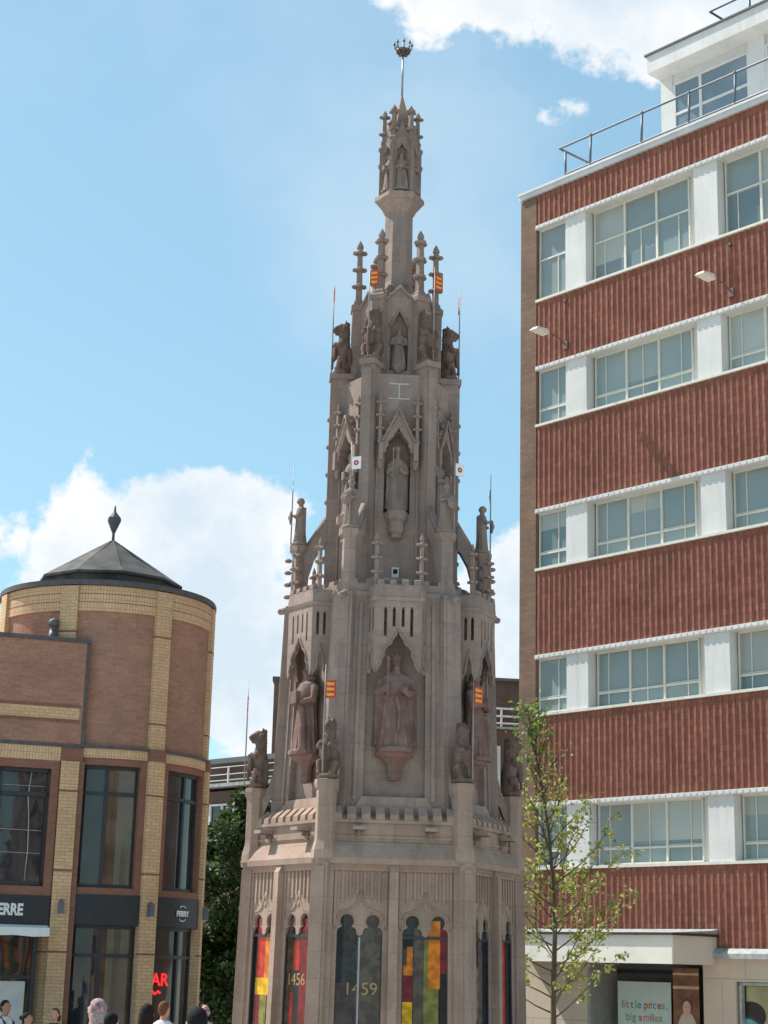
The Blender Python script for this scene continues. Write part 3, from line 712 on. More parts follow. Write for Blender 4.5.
for zt_, zb_ in rows:
    hd = MB(); hd.box(.42, TL, -.055, .30, zt_-.10, zt_-.004, FM)
    t = .44
    while t < TL-.1: hd.box(t, t+.10, -.070, -.054, zt_-.085, zt_-.02, FM); t += per
    hd.build('lintel_strip', M['white'], off)
    sl = MB(); sl.box(.41, TL, -.05, .35, zb_-.045, zb_+.015, FM); sl.build('sill', M['cream'], off)
    for t0 in (1.36, 5.26, 9.14, 13.02):
        wp = MB(); wp.box(t0, t0+.65, .0, .34, zb_+.015, zt_-.10, FM); wp.box(t0-.34, t0+.01, .30, .36, zb_+.015, zt_-.10, FM); wp.build('white_pier', M['white'], off)
def office_window(t0, t1, z0, z1, cols, y, top, gm=None, fm=None):
    fr = MB(); gl = MB(); b_ = .034
    fr.box(t0, t1, y-.03, y+.05, z0, z0+b_+.02, FM); fr.box(t0, t1, y-.03, y+.05, z1-b_, z1, FM)
    fr.box(t0, t0+b_, y-.028, y+.05, z0, z1, FM); fr.box(t1-b_, t1, y-.028, y+.05, z0, z1, FM)
    ww = (t1-t0)/cols; zr = z0+(z1-z0)*(.57 if top else .27)
    for i in range(cols):
        a, b2 = t0+i*ww, t0+(i+1)*ww
        if i: fr.box(a-.028, a+.028, y-.034, y+.05, z0+.01, z1-.01, FM)
        fr.box(a+.03, b2-.03, y-.024, y+.04, zr-.022, zr+.022, FM)
        fx = .5 if cols == 1 or i == 1 else (.34 if i == 0 else .66)
        if cols == 1: fx = .66
        fr.box(a+ww*fx-.010, a+ww*fx+.010, y-.015, y+.03, z0+.05, zr if top else z1-.04, FM)
        if i != 1 and not top: fr.box(a+.04, b2-.04, y-.026, y+.03, zr+.032, zr+.046, FM, 0)
    o = fr.build('window', fm or M['cream'], off)
    rb_ = random.Random(int(t0*100+z0*1000))
    for i in range(cols):
        a, b2 = t0+i*ww+(.01 if i == 0 else 0), t0+(i+1)*ww-(.01 if i == cols-1 else 0)
        zs = z1-.01-(z1-z0)*rb_.choice((.3, .45, .62, .73, .73)); zs = max(zs, z0+.06)
        k_ = rb_.choice((0, 0, 1, 1, 0))
        gl.box(a, b2, y+.01, y+.028, zs, z1-.01, FM, k_); gl.box(a, b2, y+.01, y+.028, z0+.01, zs, FM, rb_.choice((2, 0, 0)))
    gl.build('pane', [M['office_glass'], M['office_blind'], M['office_dark']], o)
for ri, (zt_, zb_) in enumerate(rows):
    z0, z1 = zb_+.015, zt_-.10
    office_window(.42, 1.345, z0, z1, 1, .12, ri == 0)
    for t0 in (2.07, 5.95, 9.83): office_window(t0, t0+2.87, z0, z1, 3, .27, ri == 0)
cp = MB(); cp.box(-.14, TL, -.06, 1.3, 20.66, 20.78, FM); cp.box(-.16, TL, -.09, 1.3, 20.78, 20.84, FM)
cp.box(-.15, TL, 1.0, 13, 20.60, 20.82, FM)
cp.build('roof_edge', M['roof_trim'], off)
# rooftop railing
rl = MB(); rr_ = .028
ZR0, ZR1, YR, TR0 = 20.93, 21.72, .06, 1.12
rl.tube([(TR0, YR, ZR1), (TL, YR, ZR1)], rr_, 8, FM); rl.tube([(TR0+.2, YR, ZR0+.03), (TL, YR, ZR0+.03)], rr_, 8, FM)
rl.tube([(TR0, YR, ZR1), (TR0, YR+1.3, ZR1)], rr_, 8, FM)
rl.tube([(TR0+.2, YR, ZR1-.15), (TR0+.2, YR, ZR0)], rr_, 8, FM)
ro = rl.build('railing', M['rail'], off)
for t in (2.15, 3.75, 5.15, 6.45, 7.8, 9.1, 10.65, 12.2):
    pz = MB(); pz.tube([(t, YR, ZR1+.02), (t-.04, YR, ZR0-.1)], rr_*1.05, 8, FM); pz.ell((t, YR, ZR1), (.05, .05, .05), 8, 5, FM); pz.ell((t-.04, YR, ZR0), (.05, .05, .05), 8, 5, FM)
    pz.build('post', M['rail'], ro)
# rooftop room
def fpl(px, py, y):                                            # t,z where a pixel meets the plane y behind the facade
    n = (FM.to_3x3() @ Vector((0, 1, 0))); p0 = FM @ Vector((0, y, 0))
    d = CAMR @ Vector(((px-384)/FPX, -(py-512)/FPX, -1)); c_ = Vector((0, 0, CZ))
    q = c_+d*((p0-c_).dot(n)/d.dot(n)); l = FM.inverted() @ q; return l.x, l.z
YP = 2.4
tL, zL = fpl(662, 80, YP); tW0, zW1 = fpl(675, 82, YP); _, zWr = fpl(675, 97, YP)
tW1, _ = fpl(749, 60, YP); tF, zF0 = fpl(647, 74, YP-.55); _, zF1 = fpl(647, 57, YP-.55)
rm = MB(); rm.box(tL, TL, YP, 11, 20.7, zF0+.1, FM)
rm.build('rooftop_room', M['roof_trim'], off)
zW1 = zF0-.28; tr = MB(); tr.box(tW1, tW1+.5, YP-.06, YP+.05, 20.84, zF0, FM); tr.build('pilaster', M['white'], off); tr = MB(); tr.box(tL-.02, tW0-.06, YP-.03, YP+.05, 20.84, zF0, FM); tr.build('pilaster', M['white'], off)
def pent_win(t0, t1):
    fr = MB(); y = YP-.02; z0 = 20.85
    for a in (t0, t0+(t1-t0)*.36, t1): fr.box(a-.04, a+.04, y-.03, y+.01, z0, zW1, FM)
    for z in (z0, z0+(zW1-z0)*.70, zW1): fr.box(t0, t1, y-.026, y+.01, z-.035, z+.035, FM)
    o = fr.build('window', M['white'], off); gl = MB(); gl.box(t0, t1, y-.004, y+.016, z0, zW1, FM); gl.build('pane', M['pent_glass'], o)
pent_win(tW0, tW1); pent_win(tW1+.54, tW1+3.2)
rf = MB(); rf.box(tF, TL+.4, YP-.55, 11.5, zF0, zF1, FM); rf.box(tF-.05, TL+.4, YP-.60, 11.5, zF1, zF1+.05, FM, 1); rf.build('rooftop_fascia', [M['white'], M['coping']], off)
tr0, zr0 = fpl(707, 30, YP+.2); 
r2l = MB(); zb_ = zF1+.05; r2l.tube([(tr0+.1, YP+.2, zb_+.10), (TL, YP+.2, zb_+.10)], .03, 8, FM); r2l.tube([(tr0+.1, YP+.2, zb_+.95), (TL, YP+.2, zb_+.95)], .03, 8, FM)
r2l.tube([(tr0+.1, YP+.2, zb_+.95), (tr0+.1, YP+1.6, zb_+.95)], .03, 8, FM)
r2o = r2l.build('railing', M['rail'], off)
for t in (tr0+1.3, tr0+2.8, tr0+4.3):
    pz = MB(); pz.tube([(t, YP+.2, zb_+1.0), (t, YP+.2, zb_)], .035, 8, FM); pz.ell((t, YP+.2, zb_+.1), (.06, .06, .06), 8, 5, FM); pz.build('post', M['rail'], r2o)
# ground floor
gf = MB(); gf.box(.0, 1.95, -.02, .5, OG-.3, 2.28, FM); gf.box(5.05, 5.85, -.02, .5, OG-.3, 2.28, FM); gf.box(5.85, TL, -.02, .5, 1.80, 2.28, FM); gf.box(5.85, TL, -.02, .5, OG-.3, -.3, FM); gf.box(10.6, 12.2, -.02, .5, -.3, 1.80, FM)
gf.build('shopfront_wall', M['beige_stone'], off)
lf = MB(); lf.box(5.3, TL, -.16, .02, 2.24, 2.34, FM); lf.hexa([(5.3, -.16, 2.34), (TL, -.16, 2.34), (TL, .0, 2.34), (5.3, .0, 2.34)], [(5.3, -.03, 2.44), (TL, -.03, 2.44), (TL, .0, 2.44), (5.3, .0, 2.44)], FM); lf.build('flashing', M['lead_pale'], off)
en = MB(); en.box(1.95, 5.05, .9, .98, OG-.3, 2.0, FM); en.box(1.95, 2.02, .0, .95, OG-.3, 2.28, FM, 1); en.box(2.0, 5.05, .9, .99, 1.9, 2.3, FM); en.build('entrance_recess', [plain('grey_entrance_back', (.10, .10, .095), .6), plain('grey_entrance_cheek', (.30, .30, .28), .6)], off)
# canopy over the entrance
can = MB(); PJ = 1.45
tR = fpl(672, 950, -PJ)[0]; zc0 = fpl(672, 964, -PJ)[1]; zc1 = fpl(672, 935, -PJ)[1]
can.box(.3, tR, -PJ, -PJ+.04, zc0, zc1, FM, 1); can.box(tR-.04, tR+.0, -PJ+.0405, .0, zc0, zc1, FM, 0); can.box(.3, .34, -PJ+.04, 0, zc0, zc1, FM, 0)
can.box(.34, tR-.04, -PJ+.04, 0, zc0+.04, zc0+.10, FM, 2); can.box(.24, tR+.06, -PJ-.06, .02, zc1, zc1+.05, FM, 2)
can.hexa([(.24, -PJ-.03, zc1+.05), (tR+.03, -PJ-.03, zc1+.05), (tR+.03, .02, zc1+.05), (.24, .02, zc1+.05)], [(.24, -.2, zc1+.12), (tR+.03, -.2, zc1+.12), (tR+.03, .02, zc1+.16), (.24, .02, zc1+.16)], FM, 3)
can.build('entrance_canopy', [M['canopy'], M['canopy_pale'], M['frame_dark'], M['lead_pale']], off)
sw = MB()
for t0, t1 in ((5.90, 10.5), (12.3, TL-.1)):
    o = MB(); 
    for a in (t0, t1-.06): o.box(a, a+.06, .02, .12, -.3, 1.79, FM)
    o.box(t0, t1, .02, .12, 1.73, 1.79, FM); o.box(t0, t1, .02, .12, -.3, -.24, FM)
    wo = o.build('shop_window', M['lead_pale'], off); gl = MB(); gl.box(t0+.05, t1-.05, .20, .22, -.28, 1.77, FM); gl.build('pane', M['cross_glass'], wo)

# posters in the entrance and shop window
PY = .55
def poster(name, px0, px1, py0, py1, y, label, mats):
    t0, z1 = fpl(px0, py0, y); t1, _ = fpl(px1, py0, y); _, z0 = fpl(px0, py1, y)
    b_ = MB(); b_.box(t0, t1, y-.012, y, z0-.9, z1, FM)
    r = thing(name, FM @ Vector(((t0+t1)/2, y, z0-.9)), label, 'poster')
    b_.build('board', mats, r); return r, t0, t1, z0, z1
ps, t0, t1, z0, z1 = poster('shop_poster', 618, 671, 981, 1024, PY, 'pale green poster lettered little prices, big smiles in the shop entrance', plain('pale_poster_paper', (.52, .60, .54), .6, var=.05))
def rainbow(body, tx, tz, size, cols):
    x = tx
    for i, ch in enumerate(body):
        adv = size*(.27 if ch in 'il,r ' else .52 if ch not in 'm' else .80)
        if ch != ' ':
            text('letter', ch, size, cols[i % len(cols)], ps, FM @ Matrix.Translation((x, PY-.016, tz)), .002, 'LEFT', .002)
        x += adv
cR = plain('red_print', (.5, .05, .06), .6); cB = plain('blue_print', (.06, .25, .45), .6); cG = plain('green_print', (.1, .4, .12), .6); cO = plain('orange_print', (.6, .25, .04), .6)
wz = (t1-t0)
rainbow('little prices,', t0+.08*wz, fpl(625, 1007.5, PY)[1], wz*.158, [cR, cO, cB, cR, cG, cB, cO, cR])
rainbow('big smiles', t0+.15*wz, fpl(625, 1020, PY)[1], wz*.158, [cG, cO, cG, cR, cR, cO, cR, cB, cO])
ph, t0, t1, z0, z1 = poster('photo_poster', 673, 699, 968, 1024, PY, 'warm brown photo poster of a smiling child beside the pale lettered poster', plain('brown_photo_print', (.22, .10, .05), .6, var=.5, scale=3))
pm = MB(); cx_ = (t0+t1)/2+.02; zc = fpl(686, 1008, PY)[1]; y = PY-.013
def disc(m, cx, cz, rx, rz, y0, y1, mi, n=20): m.prism([(cx+rx*cos(2*pi*i/n), cz+rz*sin(2*pi*i/n)) for i in range(n)], [], y0, y1, FM, mi)
pm.box(t0, t1, y-.004, y, z1-.42, z1-.36, FM, 3); pm.box(t0, t1, y-.003, y, z1-.14, z1-.1, FM, 3)
disc(pm, cx_, zc-.42, .24, .34, y-.006, y, 2); disc(pm, cx_, zc+.04, .14, .165, y-.008, y, 0); disc(pm, cx_, zc, .105, .14, y-.011, y, 1)
disc(pm, cx_, zc-.07, .045, .018, y-.013, y, 3); disc(pm, cx_-.04, zc+.02, .012, .012, y-.013, y, 0); disc(pm, cx_+.04, zc+.02, .012, .012, y-.013, y, 0)
pm.build('printed_child', [plain('print_hair', (.13, .06, .03)), plain('print_skin', (.66, .40, .29)), plain('print_clothes', (.58, .46, .36)), plain('print_light', (.6, .42, .3))], ph)
pw = thing('window_poster', FM @ Vector((8.0, .12, -.3)), 'shop window poster of a dark-haired head behind teal car glass at right edge', 'poster')
b_ = MB(); b_.box(5.98, 10.4, .15, .165, -.2, 1.72, FM); b_.build('board', plain('olive_photo_print', (.33, .30, .15), .6, var=.3, scale=1.2), pw)
hx = fpl(751, 1000, .14)
pm = MB(); disc(pm, hx[0]-.02, hx[1]-.30, .36, .27, .142, .152, 0, 28); disc(pm, hx[0]-.12, hx[1]-.78, .52, .47, .138, .152, 1, 30); disc(pm, hx[0]-.12, hx[1]-.82, .46, .46, .133, .152, 2, 30)
pm.v = pm.v; pm.build('printed_head', [plain('print_dark_hair', (.035, .025, .02)), plain('print_rim', (.04, .06, .07)), plain('print_teal', (.16, .33, .33), var=.3, scale=3)], pw)

# lamps standing off the brick face
def wall_lamp(px, py, label):
    t, z = fpl(px, py, -1.0)
    L = thing('wall_lamp', FM @ Vector((t, 0, z)), label, 'lamp', 'floodlamps on arms on the red brick wall')
    a = MB(); a.tube([(t, .0, z-.12), (t, -.35, z+.02), (t, -.85, z+.02)], .016, 8, FM); a.box(t-.07, t+.07, -.05, .0, z-.22, z-.02, FM); a.tube([(t+.03, -.02, z), (t-.02, -.02, z+.75), (t-.03, -.02, z+1.0)], .009, 6, FM); a.box(t-.05, t+.03, -.05, 0, z+1.0, z+1.06, FM)
    a.build('arm', M['lamp_arm'], L)
    h = MB(); h.hexa([(t-.12, -1.18, z-.03), (t+.12, -1.18, z-.03), (t+.12, -.72, z-.05), (t-.12, -.72, z-.05)], [(t-.08, -1.10, z+.05), (t+.08, -1.10, z+.05), (t+.09, -.76, z+.08), (t-.09, -.76, z+.08)], FM); h.build('lamp_head', M['canopy_pale'], L)
wall_lamp(704, 275, 'pale floodlamp on arm below top window band, near right edge of photo')
wall_lamp(538, 330, 'pale floodlamp on arm at left end of the red brick wall')

# ------------------------------------------------------------------ the round restaurant tower on the left
TX, TY, TR = -6.784, 42.0, 2.60
TG = gz(TX, TY)
rest = thing('restaurant_building', (TX, TY, TG), 'round brown brick tower with yellow brick pilasters, conical roof and low wing', 'building')
cyl = (TX, TY, TR)
def patch(m, a0, a1, z0, z1, r, th=.22, mi=0):
    n = max(1, int(abs(a1-a0)/4)+1); ro = []
    for i in range(n+1):
        a = radians(a0+(a1-a0)*i/n); ro.append((sin(a), -cos(a)))
    vs = []
    for s_, c_ in ro: vs += [(TX+r*s_, TY+r*c_, z0), (TX+r*s_, TY+r*c_, z1), (TX+(r-th)*s_, TY+(r-th)*c_, z1), (TX+(r-th)*s_, TY+(r-th)*c_, z0)]
    fs = [(0, 1, 2, 3), (4*n, 4*n+3, 4*n+2, 4*n+1)]
    for i in range(n):
        a = 4*i; b2 = a+4
        for j in range(4): fs.append((a+j, a+(j+1) % 4, b2+(j+1) % 4, b2+j))
    m.add(vs, fs, None, mi)
PIL = [-61, -11, 39, 89, 139, 189, 239]
up = MB(); patch(up, -90, 270, 6.66, 9.84, TR-.05, .3); up.build('brick_drum', M['brown_brick'], rest, cyl=cyl)
ub = MB(); patch(ub, -90, 270, 9.82, 10.42, TR, .3); ub.build('yellow_band', M['yellow_soldier'], rest, cyl=cyl)
strp = MB()
for z in (10.02, 10.22): strp = MB(); patch(strp, -90, 270, z, z+.018, TR+.004, .1); strp.build('brick_string', M['red_brick'], rest, cyl=cyl)


cpx = MB(); patch(cpx, -90, 270, 10.43, 10.52, TR+.07, .5); patch(cpx, -90, 270, 10.52, 10.56, TR+.05, 2.5); cpx.build('coping', M['coping'], rest, cyl=cyl)
for k, a in enumerate(PIL):
    p = MB(); patch(p, a-4.5, a+4.5, 6.67, 10.40, TR+.06, .2); patch(p, a-4.5, a+4.5, .35, 6.40, TR+.12, .3)
    po = p.build('pilaster', M['yellow_brick'], rest, cyl=cyl)
    for z0_, z1_, dr in ((6.40, 6.67, .135), (.05, .35, .14), (TG-.3, .05, .15)): q = MB(); patch(q, a-4.7, a+4.7, z0_, z1_, TR+dr, .3); q.build('red_block', M['red_brick'], po, cyl=cyl)
    for z, dr in ((9.30, .064), (7.25, .064), (5.60, .124), (3.84, .124), (2.08, .124)): q = MB(); patch(q, a-4.7, a+4.7, z, z+.04, TR+dr, .1); q.build('brick_string', M['red_brick'], po, cyl=cyl)
fz = MB(); patch(fz, -90, 270, 6.41, 6.66, TR+.05, .3); patch(fz, -90, 270, 6.62, 6.68, TR+.09, .3, 1); fz.build('yellow_frieze', [M['yellow_soldier'], M['coping']], rest, cyl=cyl)
inner = MB(); inner.lathe([(TR-.5, TG-.2), (TR-.5, 6.6)], 40, (TX, TY)); inner.build('interior', M['dark'], rest)
for k in range(len(PIL)-1):
    a0, a1 = PIL[k]+4.5, PIL[k+1]-4.5
    w0, w1 = a0+4.0, a1-3.5
    s = MB(); patch(s, a0, w0, 3.37, 6.41, TR+.02, .3); patch(s, w1, a1, 3.37, 6.41, TR+.02, .3); patch(s, w0, w1, 6.25, 6.41, TR+.018, .3); patch(s, w0, w1, 3.37, 3.52, TR+.03, .3)
    s.build('brick_surround', M['red_brick'], rest, cyl=cyl)
    fa = MB(); patch(fa, a0, a1, 2.71, 3.37, TR+.05, .25); fa.build('fascia_board', M['fascia'], rest, cyl=cyl)
    def glazing(z0, z1, wa, wb, split, zr, name):
        fr = MB(); ds = (wb-wa)
        for a in (wa, wa+ds*split, wb): patch(fr, a-.9, a+.9, z0, z1, TR-.10, .1)
        for z in (z0+.04, zr, z1-.04): patch(fr, wa, wb, z-.04, z+.04, TR-.095, .09)
        fo_ = fr.build(name, M['frame_dark'], rest, cyl=cyl)
        for i, (p0, p1) in enumerate(((wa, wa+ds*split), (wa+ds*split, wb))):
            g_ = MB(); patch(g_, p0, p1, z0, z1, TR-.15, .02); g_.build('pane', M['glass_brown'] if (i == 1 and k == 1) else M['glass_dark'], fo_, cyl=cyl)
    glazing(3.52, 6.25, w0, w1, .5, 5.62, 'window')
    glazing(TG-.2, 2.71, a0, a1, .55, 2.05, 'shop_window')
roof = MB(); roof.lathe([(1.70, 10.5), (1.70, 10.92), (1.80, 10.94), (1.80, 11.0), (.05, 12.12), (.04, 12.14)], 10, (TX, TY), radians(18), smooth=False)
for i in range(10):
    a = radians(18+36*i); roof.tube([(TX+1.78*sin(a), TY-1.78*cos(a), 11.0), (TX+.04*sin(a), TY-.04*cos(a), 12.13)], .010, 6)
roof.build('conical_roof', M['tower_slate'], rest)
fi = MB(); fi.tube([(TX, TY, 12.08), (TX, TY, 12.5)], .035, 8); fi.lathe([(.04, 12.33), (.17, 12.64), (.165, 12.72), (.05, 12.86), (.03, 12.9), (.022, 13.0), (.002, 13.06)], 8, (TX, TY), smooth=False); fi.build('roof_finial', M['coping'], rest)
# flat wing
WA = radians(19)
pw0 = W(85.5, 690, 39.28)
WM = frame(pw0.x, pw0.y, 0, WA)                                # local x right along the wall, y inward
WL = 9.0
wg = MB(); wg.box(-WL, 0, .0, 2.2, 6.62, 9.02, WM); wg.build('wing_wall', M['brown_brick'], rest)
wg = MB(); wg.box(-WL, .0, .35, 2.2, TG-.3, 6.6, WM); wg.build('wing_interior', M['dark'], rest)
wc = MB(); wc.box(-WL, .05, -.05, .4, 9.02, 9.11, WM); wc.box(-WL, -.02, -.03, 0, 6.60, 6.68, WM); wc.box(-.025, .04, -.02, .3, 6.62, 9.0, WM); wc.build('coping', M['coping'], rest)
wy = MB(); wy.box(-WL, -.10, -.014, .05, 7.24, 7.50, WM); wy.box(-2.9, -1.93, -.013, .05, 6.75, 7.24, WM, 0); wy.build('yellow_band', M['yellow_brick'], rest)
wr = MB(); wr.box(-WL, -.08, -.008, .05, 7.50, 7.58, WM); wr.box(-WL, -.08, -.0075, .05, 7.16, 7.24, WM); wr.box(-.46, .04, -.012, .3, 6.29, 6.60, WM)
wr.box(-WL, -.46, -.008, .3, 6.10, 6.29, WM); wr.box(-.64, -.46, -.006, .3, 2.6, 6.2, WM); wr.box(-WL, -.46, -.004, .3, 3.30, 3.50, WM); wr.box(-.12, .10, -.005, .3, TG-.3, 6.29, WM)
wr.build('brick_surround', M['red_brick'], rest)
wf = MB(); wf.box(-WL, -.46, -.01, .3, 6.29, 6.60, WM); wf.build('yellow_frieze', M['yellow_soldier'], rest)
wpz = MB(); wpz.box(-.44, -.03, -.06, .3, .35, 6.29, WM); wpo = wpz.build('pilaster', M['yellow_brick'], rest)
for z in (5.60, 3.84, 2.08): q = MB(); q.box(-.45, -.02, -.066, .0, z, z+.05, WM); q.build('brick_string', M['red_brick'], wpo)
for z0_, z1_, dy in ((.05, .35, -.075), (TG-.3, .05, -.08)): q = MB(); q.box(-.46, -.01, dy, .3, z0_, z1_, WM); q.build('red_block', M['red_brick'], wpo)
fr = MB(); z0, z1 = 3.50, 6.10
for t in (-.67, -1.72, -2.7, -3.7): fr.box(t-.03, t+.03, .10, .18, z0, z1, WM)
for z in (z0+.05, 5.52, z1-.04): fr.box(-WL, -.64, .10, .175, z-.05, z+.05, WM)
fo_ = fr.build('window', M['frame_dark'], rest)
wl = MB()
for t in (-1.05, -2.12): wl.tube([(t, .14, z0+.05), (t+.03, .14, 4.3), (t, .14, 5.0), (t-.05, .14, 5.5), (t, .14, z1)], .014, 6, WM)  # pale lattice reflected in the wing glass, modelled as thin tubes
wl.tube([(-WL, .14, 5.74), (-.70, .14, 5.70)], .013, 6, WM); wl.tube([(-WL, .14, 4.78), (-.75, .14, 4.72)], .013, 6, WM); wl.tube([(-WL, .14, 4.26), (-.75, .14, 4.22)], .013, 6, WM)
wl.build('glazing_line', M['line_pale'], fo_)
gl = MB(); gl.box(-WL, -.65, .19, .21, z0, z1, WM); gl.build('pane', M['glass_dark'], fo_)
fb = MB(); fb.box(-WL, -.47, -.05, .3, 2.66, 3.30, WM); fb.build('fascia_board', M['fascia'], rest)
sf = MB()
for t in (-.70, -2.0, -3.4): sf.box(t-.05, t+.05, .10, .2, TG-.3, 2.62, WM)
for z in (1.55, 2.58, .2): sf.box(-WL, -.66, .11, .19, z-.04, z+.04, WM)
so = sf.build('shop_window', M['frame_dark'], rest)
gl = MB(); gl.box(-WL, -.68, .2, .22, TG-.3, 2.62, WM); gl.build('pane', M['glass_dark'], so)
bl = MB(); bl.box(-1.60, -.85, .185, .198, .25, 1.46, WM); bl.box(-3.1, -2.12, .185, .198, .25, 1.46, WM); bl.build('window_blind', M['poster_white'], so)
aw = MB()
n = 24
ring = []
for i in range(n+1):
    t = -WL+(WL-.50)*i/n; ring.append(t)
for i in range(n):
    a, b2 = ring[i], ring[i+1]; d1 = .03*sin(i*2.1); d2 = .03*sin((i+1)*2.1)
    aw.hexa([(a, -.55+d1, 2.42+d1*.5), (b2, -.55+d2, 2.42+d2*.5), (b2, -.53+d2, 2.42+d2*.5), (a, -.53+d1, 2.42+d1*.5)], [(a, -.50, 2.58), (b2, -.50, 2.58), (b2, -.48, 2.59), (a, -.48, 2.59)], WM)
    aw.hexa([(a, -.50, 2.58), (b2, -.50, 2.58), (b2, .1, 2.66), (a, .1, 2.66)], [(a, -.50, 2.60), (b2, -.50, 2.60), (b2, .1, 2.68), (a, .1, 2.68)], WM)
aw.build('awning', M['awning'], rest)
vp = MB(); vx = WM @ Vector((-.78, .35, 0)); vp.lathe([(.11, 9.0), (.10, 9.3), (.085, 9.3), (.085, 9.42), (.12, 9.42), (.12, 9.55), (.03, 9.6)], 10, (vx.x, vx.y)); vp.build('vent_pipe', M['lead'], rest)
# signs
sg = thing('shop_sign', WM @ Vector((-1.9, -.06, 2.8)), 'white capital letters ERRE on charcoal board above the awning', 'sign')
text('lettering', 'ERRE', .34, M['white_letters'], sg, WM @ Matrix.Translation((-1.05, -.068, 2.87)) @ Matrix.Scale(.74, 4, (1, 0, 0)), .012, 'RIGHT', .014)
def TF(adeg, r): a = radians(adeg); return frame(TX+r*sin(a), TY-r*cos(a), 0, a)
sg2 = thing('shop_sign', TF(62, TR+.06) @ Vector((0, 0, 2.9)), 'small round white PERRY emblem on charcoal board of the tower', 'sign')
text('lettering', 'PERRY', .17, M['white_letters'], sg2, TF(62, TR+.066) @ Matrix.Translation((.04, 0, 2.97)), .008, 'CENTER', .006)
em = MB()
for z0_, h_ in ((3.13, 1), (2.93, -1)):
    em.tube([(.04+.13*cos(t), 0, z0_+h_*.07*sin(t)) for t in [pi*(.12+.76*i/8) for i in range(9)]], .012, 6, TF(62, TR+.066))
em.build('emblem_arc', M['white_letters'], sg2)
ne = thing('neon_sign', TF(47, TR-.10) @ Vector((0, 0, 1.2)), 'red neon BAR lettering glowing behind the tower shop window', 'sign')
text('lettering', 'BAR', .40, M['neon'], ne, TF(48.5, TR-.085) @ Matrix.Translation((.02, 0, 1.42)), .012, 'CENTER', .004)
sq = MB(); sq.tube([(-.2, 0, 1.25), (-.1, 0, 1.32), (0, 0, 1.24), (.1, 0, 1.30), (.16, 0, 1.26)], .03, 6, TF(48.5, TR-.085)); sq.build('underline', M['neon'], ne)
# wall lights on pilasters
for px_, lab in (('wing', 'small grey box light on the flat wing pilaster'), (39, 'small grey box light on the middle tower pilaster'), (89, 'small grey box light on the right-hand tower pilaster')):
    mx = WM @ Matrix.Translation((-.23, -.06, 0)) if px_ == 'wing' else TF(px_, TR+.12)
    l = thing('wall_light', mx @ Vector((0, 0, 2.95)), lab, 'light', 'box lights on the yellow pilasters')
    o = MB(); o.box(-.055, .055, -.13, 0, 2.92, 3.2, mx); o.box(-.03, .03, -.1, -.02, 3.2, 3.24, mx); o.build('housing', M['rail'], l)
    o = MB(); o.box(-.045, .045, -.12, -.02, 2.905, 2.922, mx); o.build('lens', M['poster_white'], l)

# ------------------------------------------------------------------ blocks behind
ba = W(243, 750, 66); BG = gz(ba.x, 66)
BM = frame(ba.x, ba.y, 0, FA+radians(3))
bb = thing('brick_block', (ba.x, ba.y, BG), 'far brown brick block with white balcony railing behind the cross and tree', 'building')
zt_ = W(243, 752, 66).z; zl = W(243, 783, 66).z
o = MB(); o.box(-14, 9, .0, 9, BG-.3, zl-.25, BM); o.box(-14, 9, 1.6, 9, zl-.3, zt_-.15, BM); o.build('wall', M['block_brick'], bb)
o = MB(); o.box(-14.2, 9.3, 1.2, 9, zt_-.15, zt_+.05, BM); o.build('roof', M['block_roof'], bb)
o = MB(); o.box(-14.2, 9.2, -.35, 1.65, zl-.12, zl, BM); o.build('balcony', M['lead_pale'], bb)
o = MB(); 
for z in (.12, .34, .62): o.tube([(-14, -.25, zl+z), (9, -.25, zl+z)], .018, 6, BM)
ro = o.build('railing', M['white'], bb)
for i in range(16):
    o = MB(); o.box(-14+i*1.5-.03, -14+i*1.5+.03, -.28, -.22, zl, zl+.64, BM); o.build('post', M['white'], ro)
tq = (BM.inverted() @ W(270, 800, 65)).x
for t in (tq-5, tq-2.5, tq, tq+2.5):
    o = MB(); o.box(t-.7, t+.7, -.05, .05, zl-2.6, zl-.8, BM); o.box(t-.04, t+.04, -.12, -.04, zl-2.6, zl-.8, BM, 1); o.box(t-.72, t+.72, -.12, -.04, zl-2.0, zl-1.93, BM, 1)
    for q in (-.7, .7): o.box(t+q-.05, t+q+.05, -.12, -.04, zl-2.65, zl-.75, BM, 1)
    o.box(t-.7, t+.7, -.11, -.04, zl-.82, zl-.75, BM, 1); o.box(t-.7, t+.7, -.13, -.04, zl-2.68, zl-2.58, BM, 1)
    o.build('window', [M['glass_dark'], M['white']], bb)
o = MB()
for t in (tq-7, tq-1): o.box(t, t+1.3, 1.54, 1.62, zl+.1, zt_-.4, BM)
o.build('door', M['glass_dark'], bb)
ca = W(279.5, 700, 72); ch = thing('chimney_stack', (ca.x+.35, ca.y, gz(0, 72)), 'tall plain brick chimney stack rising left of the cross in the distance', 'chimney')
zc_ = W(279.5, 681, 72).z
o = MB(); o.box(ca.x-.25, ca.x+1.0, ca.y, ca.y+1.2, gz(0, 72)-.3, zc_, None); o.build('shaft', M['pier_brick'], ch)
o = MB(); o.box(ca.x-.32, ca.x+1.07, ca.y-.07, ca.y+1.27, zc_, zc_+.18); o.build('cap', M['coping'], ch)
